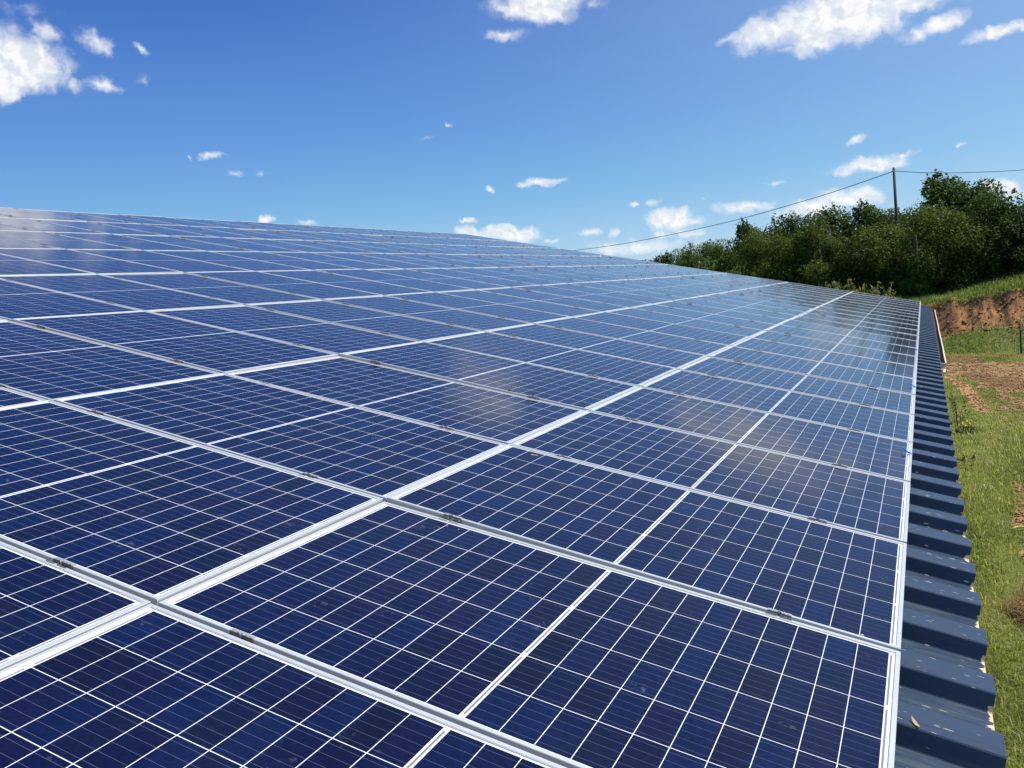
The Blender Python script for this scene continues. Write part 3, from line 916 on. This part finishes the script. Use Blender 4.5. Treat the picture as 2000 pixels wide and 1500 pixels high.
# taller grass on the bank: bright fringe on top, dull slope under the clay face
M_BANK = leafy('bank grass', [(0.0, (0.060, 0.105, 0.014)), (0.5, (0.150, 0.225, 0.032)), (0.85, (0.23, 0.28, 0.06)), (1.0, (0.42, 0.38, 0.18))], 0.5)
Xs, Ys, Ls, Ws, Ts = [], [], [], [], []
rr = np.random.default_rng(81)
n = 22000
X = 57.25 + 7.2 * rr.random(n) ** 1.15; Y = -10 + 20 * rr.random(n)
Xs.append(X); Ys.append(Y); Ls.append((0.16 + 0.30 * rr.random(n)) * (1 + 0.5 * np.clip((X - 60) / 4, 0, 1))); Ws.append(0.02 + 0.025 * rr.random(n)); Ts.append(np.clip(0.5 + 0.35 * fbm(X * 0.6, Y * 0.6, 3, 82) + 0.2 * rr.normal(size=n), 0, 1))
n = 7000
X = 52.6 + 3.3 * rr.random(n) ** 1.25; Y = -9 + 9.5 * rr.random(n)
kp = rr.random(n) < np.clip(0.75 + 0.9 * fbm(X * 0.8, Y * 0.8, 3, 83), 0.1, 1)
X, Y = X[kp], Y[kp]; n = len(X)
Xs.append(X); Ys.append(Y); Ls.append(0.07 + 0.20 * rr.random(n) ** 1.5); Ws.append(0.02 + 0.02 * rr.random(n)); Ts.append(np.clip(0.52 + 0.6 * fbm(X * 0.7, Y * 0.7, 3, 84) + 0.25 * rr.normal(size=n), 0, 1))
tag(blades('bank_grass', np.concatenate(Xs), np.concatenate(Ys), np.concatenate(Ls), np.concatenate(Ws), M_BANK, np.concatenate(Ts), 0.8, 6),
    'bright green grass fringing the top and foot of the clay bank', 'grass', kind='stuff')


def clods(name, X, Y, S, mat, seed):
    rr = np.random.default_rng(seed)
    oct_v = np.array([(1, 0, 0), (0, 1, 0), (-1, 0, 0), (0, -1, 0), (0, 0, 0.8), (0, 0, -0.5)], float)
    oct_f = np.array([(0, 1, 4), (1, 2, 4), (2, 3, 4), (3, 0, 4), (1, 0, 5), (2, 1, 5), (3, 2, 5), (0, 3, 5)])
    n = len(X)
    V = oct_v[None] * S[:, None, None] * (0.5 + rr.random((n, 6, 1)))
    a = rr.random(n) * 6.28; c, s_ = np.cos(a)[:, None], np.sin(a)[:, None]
    V = np.stack([V[..., 0] * c - V[..., 1] * s_, V[..., 0] * s_ + V[..., 1] * c, V[..., 2]], -1)
    V = V + np.stack([X, Y, height(X, Y) + 0.02], -1)[:, None]
    Fq = (np.arange(n)[:, None, None] * 6 + oct_f[None]).reshape(-1, 3)
    return link(name, np_mesh(name, V.reshape(-1, 3), Fq, mat))


def soil_keep(X, Y):
    so_, dk_, tn_ = masks(X, Y)
    return np.clip(so_ * (0.35 + 0.65 * dk_), 0, 1)


X, Y = scatter(60000, 15, 53.5, right_edge, lambda X: X * 0 + 0.2, 91, soil_keep)
tag(clods('soil_clods', X, Y, 0.018 + 0.05 * np.random.default_rng(9).random(len(X)) ** 3, plain('broken soil', (0.28, 0.16, 0.075), 0.95, var=0.5, vscale=0.9, spec=0.1), 92),
    'loose brown clods strewn over the bare soil', 'soil', kind='stuff')
n = 500; rr = np.random.default_rng(94)
X = 55.3 + 2.1 * rr.random(n); Y = -9 + 9.5 * rr.random(n)
tag(clods('clay_lumps', X, Y, 0.02 + 0.10 * rr.random(n) ** 3, plain('clay', (0.27, 0.145, 0.065), 0.95, var=0.5, vscale=0.8, spec=0.1), 95),
    'lumps of ochre clay breaking out of the bank face', 'clay', kind='stuff')

# ------------------------------------------------------------------ plants and bits in the field
def stems(rr, n, spread, h0, h1, lean):
    out = []
    for _ in range(n):
        a = rr.random() * 2 * PI; r0 = spread * rr.random() ** 0.5
        h = h0 + (h1 - h0) * rr.random(); l = lean * rr.random() * h
        out.append([(r0 * math.cos(a) * (1 - 0.3), r0 * math.sin(a) * 0.7, -0.02), (r0 * math.cos(a), r0 * math.sin(a), h * 0.5), (r0 * math.cos(a) + l * math.cos(a), r0 * math.sin(a) + l * math.sin(a), h)])
    return out


def leaf_cloud(pts, nrm, size, rr, aspect=0.55):
    """diamond leaves at pts, roughly facing nrm"""
    n = len(pts)
    N = nrm + rr.normal(size=(n, 3)) * 0.55
    N /= np.linalg.norm(N, axis=1)[:, None] + 1e-9
    A = rr.normal(size=(n, 3)); A -= (A * N).sum(1)[:, None] * N; A /= np.linalg.norm(A, axis=1)[:, None] + 1e-9
    B = np.cross(N, A)
    L = (size * (0.6 + 0.8 * rr.random(n)))[:, None]
    fold = N * L * 0.14
    V = np.stack([pts - A * L * 0.5, pts + B * L * 0.5 * aspect + fold, pts + A * L * 0.5, pts - B * L * 0.5 * aspect + fold], 1)
    k = np.arange(n)[:, None] * 4
    Fq = np.concatenate([k + np.array([[0, 1, 2]]), k + np.array([[0, 2, 3]])], 0)
    return V.reshape(-1, 3), Fq


M_STALK = plain('brown dry stalk', (0.075, 0.045, 0.028), 0.9, var=0.4, vscale=30)
M_WEED = leafy('weed leaf', [(0.0, (0.04, 0.065, 0.015)), (0.6, (0.10, 0.135, 0.035)), (1.0, (0.19, 0.21, 0.08))], 0.35)


def weed(name, label, cat, x, y, h, n, leafn, seedm=None, flower=None, seed=1):
    rr = np.random.default_rng(seed)
    z = float(height(np.array([x]), np.array([y]))[0])
    t = empty(name, (x, y, z)); tag(t, label, cat)
    b = MB()
    tops = []
    for s_ in stems(rr, n, 0.16, h * 0.6, h, 0.35):
        b.tube(s_, [0.009, 0.007, 0.004], 5); tops.append(s_[2])
    b.build('stem', M_STALK if seedm else M_WEED, t)
    pts = []; 
    for _ in range(leafn):
        a = rr.random() * 6.28; r0 = 0.32 * rr.random() ** 0.6
        pts.append((r0 * math.cos(a), r0 * math.sin(a), h * 0.55 * rr.random() ** 1.3))
    V, Fq = leaf_cloud(np.array(pts), np.tile([0, 0, 0.8], (leafn, 1)), np.full(leafn, 0.13), rr, 0.4)
    F0 = Fq; me = np_mesh('leaves', V, Fq, M_WEED); point_attr(me, 'tint', np.repeat(rr.random(leafn), 4)); lo = link('leaves', me, t)
    if seedm or flower:
        pts = []
        for tp in tops:
            for _ in range(22 if seedm else 3):
                k = rr.random() * (0.45 if seedm else 0.05)
                pts.append((tp[0] * (1 - k * 0.4) + 0.03 * rr.normal(), tp[1] * (1 - k * 0.4) + 0.03 * rr.normal(), tp[2] * (1 - k)))
        pts = np.array(pts)
        V, Fq = leaf_cloud(pts, rr.normal(size=(len(pts), 3)), np.full(len(pts), 0.045 if seedm else 0.06), rr, 0.8)
        nl_ = len(me.polygons)
        V0 = np.empty(len(me.vertices) * 3, np.float32); me.vertices.foreach_get('co', V0)
        V2 = np.concatenate([V0.reshape(-1, 3), V]); F2 = np.concatenate([F0, Fq + len(V0) // 3])
        me2 = np_mesh('leaves', V2, F2, mats=[M_WEED, seedm or flower], midx=[0] * len(F0) + [1] * len(Fq))
        point_attr(me2, 'tint', rr.random(len(V2)))
        lo.data = me2
    return t


M_YEL = plain('yellow petals', (0.75, 0.55, 0.02), 0.6)
weed('dock_plant', 'tall brown dried dock plant gone to seed standing close to the eaves', 'weed', 29.5, -0.86, 1.15, 5, 40, seedm=M_STALK, seed=3)
weed('flowering_weed', 'low leafy weed with small yellow flowers near the brown dock', 'weed', 28.5, -1.02, 0.38, 9, 130, flower=M_YEL, seed=4)
weed('dock_plant', 'short dark dock stalk in the grass close under the eaves edge', 'weed', 23.7, -0.84, 0.45, 2, 12, seedm=M_STALK, seed=5)
# reddish dry tussock at the right
rr = np.random.default_rng(66)
n = 1500
X = 13.75 + 0.32 * rr.normal(size=n); Y = -1.36 + 0.17 * rr.normal(size=n)
M_RED = leafy('reddish dry grass', [(0.0, (0.12, 0.065, 0.02)), (0.6, (0.26, 0.15, 0.045)), (1.0, (0.40, 0.28, 0.10))], 0.35)
tag(blades('dry_tussock', X, Y, 0.16 + 0.18 * rr.random(n), 0.006 + 0.006 * rr.random(n), M_RED, rr.random(n), 1.4, 8),
    'rusty red tussock of dry grass in the green meadow', 'grass tuft')
hz = lambda x, y: float(height(np.array([x]), np.array([y]))[0])
b = MB(); b.tube([(x, y, hz(x, y) + 0.05 + dz) for x, y, dz in ((18.02, -1.36, 0.0), (18.08, -1.44, 0.03), (18.14, -1.52, 0.035), (18.16, -1.62, 0.02), (18.0, -1.85, 0.01), (17.7, -2.2, 0.0))], 0.014, 8)
tag(b.build('hose', plain('yellow hose', (0.75, 0.58, 0.12), 0.5), None, True), 'end of a pale yellow hose lying on the brown soil patch', 'hose')
b = MB(); b.tube([(x, y, hz(x, y) + 0.08 + dz) for x, y, dz in ((19.3, -1.28, 0.0), (19.2, -1.42, 0.03), (19.08, -1.56, 0.02), (18.95, -1.75, -0.02))], 0.006, 6)
tag(b.build('straw_stalk', M_DRY, None, True), 'thin bleached straw stalk lying above the yellow hose end', 'stalk')
M_POST = plain('dark weathered wood', (0.045, 0.035, 0.028), 0.9, var=0.4, vscale=12, bump=0.4)
x, y = 51.3, -4.42
t = empty('fence_post', (x, y, hz(x, y)), (0.0, R(-1.5), 0)); tag(t, 'thin dark fence post standing in the grass before the clay bank', 'post')
b = MB(); b.tube([(0, 0, -0.2), (0.01, 0.0, 0.6), (0, 0.005, 1.15), (0, 0, 1.48)], [0.042, 0.040, 0.038, 0.033], 10); b.build('stake', M_POST, t, True)
b = MB(); b.tube([(0.042 * math.cos(a), 0.042 * math.sin(a), 1.28 + 0.01 * math.sin(3 * a)) for a in np.linspace(0, 6.2, 10)], 0.004, 5); b.build('wire_loop', M_STEEL, t, True)

# ------------------------------------------------------------------ trees
M_LEAF = [leafy('dark tree leaf', [(0.0, (0.022, 0.040, 0.006)), (0.5, (0.056, 0.095, 0.011)), (1.0, (0.120, 0.165, 0.022))], 0.36, 0.6, 0.18),
          leafy('olive tree leaf', [(0.0, (0.034, 0.054, 0.008)), (0.5, (0.086, 0.124, 0.016)), (1.0, (0.170, 0.205, 0.036))], 0.38, 0.6, 0.2),
          leafy('light tree leaf', [(0.0, (0.040, 0.070, 0.010)), (0.5, (0.095, 0.150, 0.020)), (1.0, (0.17, 0.23, 0.04))], 0.45, 0.6, 0.2),
          leafy('willow leaf', [(0.0, (0.060, 0.075, 0.015)), (0.5, (0.140, 0.155, 0.035)), (1.0, (0.24, 0.235, 0.07))], 0.42, 0.5, 0.4)]
M_BARK = plain('tree bark', (0.075, 0.058, 0.042), 0.9, var=0.4, vscale=14, bump=0.5)


def crown_mesh(seed, nleaf, leaf, mat, shape=1.0, clumps=60):
    """unit crown: radius 1 in x and y, from z=0 to z=1 (times 2 before scaling), leaf clumps through its volume"""
    rr = np.random.default_rng(seed)
    C = []
    while len(C) < clumps:
        d = rr.normal(size=3); d /= np.linalg.norm(d)
        if d[2] < -0.93: continue
        r_ = 0.30 + 0.58 * rr.random() ** 0.6
        wid = 1.0 if d[2] < 0 else (1 - 0.25 * d[2])
        C.append((d[0] * r_ * wid, d[1] * r_ * wid, d[2] * r_ * 1.0, 0.15 + 0.17 * rr.random(), rr.random()))
    C = np.array(C)
    wgt = C[:, 3] ** 2; wgt /= wgt.sum()
    pick = rr.choice(len(C), nleaf, p=wgt)
    d = rr.normal(size=(nleaf, 3)); d /= np.linalg.norm(d, axis=1)[:, None]
    rad = C[pick, 3] * (0.45 + 0.62 * rr.random(nleaf) ** 0.45)
    # twiggy outline: some leaves stand out beyond the clump
    out = rr.random(nleaf) < 0.10
    rad[out] *= 1.10 + 0.25 * rr.random(out.sum())
    pts = C[pick, :3] + d * rad[:, None] * np.array([1, 1, 0.85])
    nrm = d * 0.7 + np.array([0, 0, 0.55])
    P2 = []; 
    for _ in range(60):
        c_ = C[rr.integers(len(C))]; dd = np.array(c_[:3]); dd = dd / (np.linalg.norm(dd) + 1e-6) + 0.5 * rr.normal(size=3) + np.array([0, 0, 0.35]); dd /= np.linalg.norm(dd)
        ln_ = 0.05 + 0.12 * rr.random()
        for q_ in range(16): P2.append(c_[:3] + dd * (c_[3] * 0.8 + ln_ * q_ / 15) + 0.022 * rr.normal(size=3))
    P2 = np.array(P2); ns_ = len(P2)
    pts[:ns_] = P2
    ext = np.percentile(np.abs(pts[:, :2]), 98.5); zt_ = np.percentile(pts[:, 2], 99.7); zb_ = np.percentile(pts[:, 2], 1)
    pts[:, :2] /= ext; pts[:, 2] = (pts[:, 2] - zb_) / (zt_ - zb_) * 2 - 1
    C[:, :2] /= ext; C[:, 2] = (C[:, 2] - zb_) / (zt_ - zb_) * 2 - 1
    V, Fq = leaf_cloud(pts, nrm, np.full(nleaf, leaf), rr, 0.6)
    tint = np.clip(0.30 + 0.40 * (C[pick, 4] - 0.5) + 0.30 * rr.random(nleaf) + 0.15 * d[:, 2] * 0 , 0, 1)
    me = np_mesh('crown', V, Fq, mat); point_attr(me, 'tint', np.repeat(tint, 4))
    return me, C


CROWNS = [crown_mesh(101, 17000, 0.070, M_LEAF[0]), crown_mesh(102, 18000, 0.066, M_LEAF[1], clumps=75), crown_mesh(103, 16000, 0.070, M_LEAF[0], clumps=50),
          crown_mesh(104, 17000, 0.066, M_LEAF[1], clumps=66), crown_mesh(105, 6000, 0.13, M_LEAF[2]), crown_mesh(106, 18000, 0.064, M_LEAF[0], clumps=80)]


def trunk_mesh(seed, H, C, rx, rz, zc):
    rr = np.random.default_rng(seed)
    b = MB()
    top = zc + rz * 0.35
    pts = [(0.05 * rr.normal() * i, 0.05 * rr.normal() * i, top * i / 5 - 0.25 * (i == 0)) for i in range(6)]
    r0 = 0.05 + 0.025 * H
    b.tube(pts, [r0 * (1.25 - 0.18 * i) for i in range(6)], 8)
    for c in C[rr.choice(len(C), 9, replace=False)]:
        s_ = pts[2 + int(rr.random() * 3)]
        e = (c[0] * rx, c[1] * rx, zc + c[2] * rz)
        mid = tuple((s_[k] + e[k]) / 2 + 0.12 * rr.normal() for k in range(3))
        b.tube([s_, mid, e], [r0 * 0.45, r0 * 0.3, r0 * 0.08], 6)
    return np_mesh('trunk', b.v, b.f, M_BARK, True)


def tree(name, label, x, y, top, rx, kind, seed, low=0.12, cat='tree', group='trees on the bank behind the shed'):
    z = hz(x, y); H = top - z
    t = empty(name, (x, y, z)); tag(t, label, cat, group)
    me, C = CROWNS[kind]
    z0 = H * low; rz = (H - z0) / 2 / 1.02; zc = z0 + rz
    o = link('crown', me, t); o.location = (0, 0, zc); o.scale = (rx * 1.02, rx * 1.02, rz); o.rotation_euler = (0, 0, seed * 1.7)
    a = seed * 1.7
    Cr = C.copy(); Cr[:, 0] = C[:, 0] * math.cos(a) - C[:, 1] * math.sin(a); Cr[:, 1] = C[:, 0] * math.sin(a) + C[:, 1] * math.cos(a)
    link('trunk', trunk_mesh(seed, H, Cr, rx, rz, zc), t)
    return t


TREES = [
    ('broadleaf_tree', 'tallest dark tree, standing behind the others right of the wooden pole', 74.5, -2.42, 11.45, 3.7, 0, 1, .02),
    ('broadleaf_tree', 'olive green tree in front just right of the pole, below the tallest tree', 62.6, -0.95, 8.8, 2.5, 1, 2, .02),
    ('broadleaf_tree', 'big dark tree at the right margin in front of the tallest tree', 64.6, -4.5, 9.1, 2.7, 5, 3, .02),
    ('broadleaf_tree', 'dark tree cut off by the right margin beyond the fence post', 66.0, -8.2, 9.3, 2.9, 2, 4, .02),
    ('broadleaf_tree', 'dark tree directly behind the lower part of the wooden pole', 79.5, 3.5, 10.35, 3.0, 0, 5, .02),
    ('broadleaf_tree', 'rounded dark tree behind, second left of the wooden pole', 79.3, 6.8, 10.4, 3.1, 2, 6, .02),
    ('broadleaf_tree', 'olive tree in front of the row, midway between pole and dark gap tree', 66.2, 6.6, 9.0, 2.4, 3, 7, .0),
    ('broadleaf_tree', 'tree with twiggy top in the middle of the back row', 80.7, 10.9, 10.35, 3.0, 5, 8, .02),
    ('broadleaf_tree', 'blackish tree with gaps of sky at the left end of the tall row', 83.2, 14.3, 10.25, 2.3, 0, 9, .02),
    ('broadleaf_tree', 'bushy olive tree in front of the blackish gappy tree', 66.8, 10.0, 8.5, 2.4, 1, 10, .0),
    ('broadleaf_tree', 'small round tree left of the blackish gappy tree', 97.5, 19.8, 9.5, 2.2, 3, 11, .0),
    ('broadleaf_tree', 'round mid green tree low over the panels, third from the left', 106.8, 24.4, 10.0, 2.9, 1, 12, .0),
    ('broadleaf_tree', 'narrow little tree over the panels, second from the left', 116.0, 29.0, 9.7, 2.8, 3, 13, .0),
    ('broadleaf_tree', 'leftmost low tree just showing above the panel edge', 125.0, 34.2, 9.7, 3.4, 0, 14, .0),
    ('broadleaf_tree', 'light green leafy sapling in front of the small round tree', 73.0, 14.3, 7.4, 1.9, 4, 15, .05),
    ('broadleaf_tree', 'olive tree in front just left of the wooden pole', 65.5, 3.0, 8.05, 2.5, 1, 16, .0),
    ('broadleaf_tree', 'dark filling tree between the pale trunk and the olive tree left of it', 69.5, 0.6, 7.6, 2.6, 5, 17, .05),
    ('broadleaf_tree', 'dark tree low behind the two right front trees', 70.0, -2.9, 8.2, 2.6, 2, 18, .05),
    ('broadleaf_tree', 'dark tree filling the row behind the middle olive tree', 73.0, 8.2, 8.6, 2.6, 5, 19, .05),
]
for a in TREES: tree(*a)
tree('leafy_bush', 'bright light green bush low against the panel edge left of the tall row', 58.6, 11.3, 5.95, 1.05, 4, 20, .03, 'bush', 'bushes behind the shed')
# willow-like shrub poking up behind the gable
def shoot_crown(seed, nshoot, per, leaf, mat):
    rr = np.random.default_rng(seed); P_ = []; N_ = []; C_ = []
    for _ in range(nshoot):
        a = rr.random() * 6.283; r_ = rr.random() ** 0.5
        tip = np.array([math.cos(a) * r_, math.sin(a) * r_, 0.15 + 0.85 * rr.random()])
        b0 = np.array([tip[0] * 0.3, tip[1] * 0.3, -1.0]); C_.append((*tip, 0.1, rr.random()))
        for _k in range(per):
            t = 0.30 + 0.70 * rr.random()
            P_.append(b0 + (tip - b0) * t + 0.055 * rr.normal(size=3) * np.array([1, 1, 0.6])); N_.append((math.cos(a) * 0.5, math.sin(a) * 0.5, 0.5))
    P_ = np.array(P_); V, Fq = leaf_cloud(P_, np.array(N_), np.full(len(P_), leaf), rr, 0.42)
    me = np_mesh('crown', V, Fq, mat); point_attr(me, 'tint', np.repeat(rr.random(len(P_)), 4))
    return me, np.array(C_)


WIL = shoot_crown(131, 75, 46, 0.12, M_LEAF[3])
CROWNS.append(WIL)
tree('willow_shrub', 'tallest of the yellow green shrubs poking up behind the far roof edge', 39.4, 3.2, 4.86, 1.35, 6, 21, .02, 'shrub', 'bushes behind the shed')
tree('willow_shrub', 'lowest and rightmost of the yellow green shrubs behind the far roof edge', 39.7, 2.0, 4.66, 1.3, 6, 22, .02, 'shrub', 'bushes behind the shed')
tree('willow_shrub', 'yellow green shrub behind the roof edge nearest the white seam line', 39.4, 4.3, 4.72, 1.2, 6, 24, .02, 'shrub', 'bushes behind the shed')
tree('leafy_bush', 'dull green bush at the foot of the pale slim trunk', 60.8, 0.35, 4.75, 0.85, 4, 23, .02, 'bush', 'bushes behind the shed')
# dark undergrowth below the trees
rr = np.random.default_rng(141)
n = 42000
X = 60.9 + 5.2 * rr.random(n); Y = -14 + 34 * rr.random(n)
hh = (1.9 + 1.4 * fbm(X * 0.5, Y * 0.5, 3, 142)) * np.clip((X - 61.2 + 0.35 * np.clip(Y + 1, -5, 0) * -1 * -1) / 2.6, 0.10, 1.2)
P3_ = np.stack([X, Y, height(X, Y) + np.clip(hh, 0.2, 3) * rr.random(n) ** 0.8], -1)
V, Fq = leaf_cloud(P3_, np.tile([-0.3, 0, 0.7], (n, 1)), np.full(n, 0.17), rr, 0.6)
me = np_mesh('undergrowth', V, Fq, M_LEAF[0]); point_attr(me, 'tint', np.repeat(np.clip(0.2 + 0.5 * rr.random(n), 0, 1), 4))
tag(link('undergrowth', me), 'dark tangled undergrowth below the row of trees', 'undergrowth', kind='stuff')
# far wood behind the row, one mass
n = 30000
X = 84 + 14 * rr.random(n); Y = -40 + 60 * rr.random(n)
hh = (3.4 + 1.3 * fbm(X * 0.25, Y * 0.25, 3, 152))
P3_ = np.stack([X, Y, height(X, Y) + hh * rr.random(n) ** 0.7], -1)
V, Fq = leaf_cloud(P3_, np.tile([-0.3, 0, 0.7], (n, 1)), np.full(n, 0.34), rr, 0.65)
me = np_mesh('far_wood', V, Fq, M_LEAF[0]); point_attr(me, 'tint', np.repeat(np.clip(0.1 + 0.5 * rr.random(n), 0, 1), 4))
tag(link('far_wood', me), 'dark mass of wood closing the gaps behind the row of trees', 'wood', kind='stuff')

# ------------------------------------------------------------------ pole, cables, pale trunk
px_, py_ = 69.53, 1.47
pz0 = hz(px_, py_)
t = empty('utility_pole', (px_, py_, pz0)); tag(t, 'slim wooden utility pole rising out of the trees and carrying two cables', 'pole')
b = MB(); b.tube([(0, 0, -0.3), (0.0, 0.02, 4), (0, 0.05, 11.98 - pz0)], [0.14, 0.12, 0.085], 12)
b.build('post', plain('grey pole wood', (0.055, 0.046, 0.040), 0.85, var=0.35, vscale=6, bump=0.4), t, True)
b = MB(); b.tube([(-0.14, 0.05, 11.72 - pz0), (0.14, 0.05, 11.72 - pz0)], 0.018, 8); b.tube([(-0.14, 0.05, 11.70 - pz0), (-0.14, 0.05, 11.80 - pz0)], [0.03, 0.022], 8)
b.build('cable_bracket', M_STEEL, t, True)
M_CABLE = plain('black cable', (0.03, 0.03, 0.032), 0.6)


def cable(name, pts, label):
    v = [Vector(p) for p in pts]
    out = []
    for i in range(len(v) - 1):
        p0 = v[max(i - 1, 0)]; p1 = v[i]; p2 = v[i + 1]; p3 = v[min(i + 2, len(v) - 1)]
        for k in range(6):
            s_ = k / 6
            out.append(0.5 * ((2 * p1) + (p2 - p0) * s_ + (2 * p0 - 5 * p1 + 4 * p2 - p3) * s_ ** 2 + (3 * p1 - p0 - 3 * p2 + p3) * s_ ** 3))
    out.append(v[-1])
    b_ = MB(); b_.tube([tuple(p) for p in out], 0.026, 6)
    return tag(b_.build(name, M_CABLE, None, True), label, 'cable', 'cables on the wooden pole')


cable('power_cable', [(69.53, 1.55, 11.73), (72.36, 4.68, 11.31), (74.95, 8.04, 10.91), (79.42, 15.43, 10.19), (83.49, 25.19, 9.66), (85.34, 31.76, 9.6), (86.85, 40.01, 9.75), (88.5, 52.0, 10.3)],
      'long black cable sagging from the wooden pole down to the panel roof')
cable('power_cable', [(69.6, 1.46, 11.74), (72.29, -0.27, 11.62), (75.06, -2.23, 11.56), (78.65, -4.95, 11.56), (81.95, -7.67, 11.62), (88.74, -13.86, 11.9), (99, -24, 12.6)],
      'black cable running nearly level from the wooden pole over the tallest tree')
x, y = 60.6, 0.20
t = empty('bare_trunk', (x, y, hz(x, y))); tag(t, 'pale slim bare trunk standing in front of the dark trees', 'trunk')
b = MB(); zt = 6.9 - hz(x, y)
b.tube([(0, 0, -0.2), (0.02, 0.0, zt * .3), (-0.03, 0.015, zt * .6), (0.02, 0.02, zt * .85), (0.0, 0.05, zt)], [0.075, 0.065, 0.055, 0.04, 0.015], 9)
b.build('stem', plain('pale bark', (0.20, 0.19, 0.165), 0.85, var=0.4, vscale=9), t, True)
b = MB()
for k in range(6):
    z0 = zt * (0.55 + 0.07 * k); a = k * 2.2
    b.tube([(0, 0.01, z0), (0.25 * math.cos(a), 0.25 * math.sin(a), z0 + 0.3), (0.42 * math.cos(a), 0.42 * math.sin(a), z0 + 0.75)], [0.022, 0.014, 0.005], 5)
b.build('twigs', M_BARK, t, True)
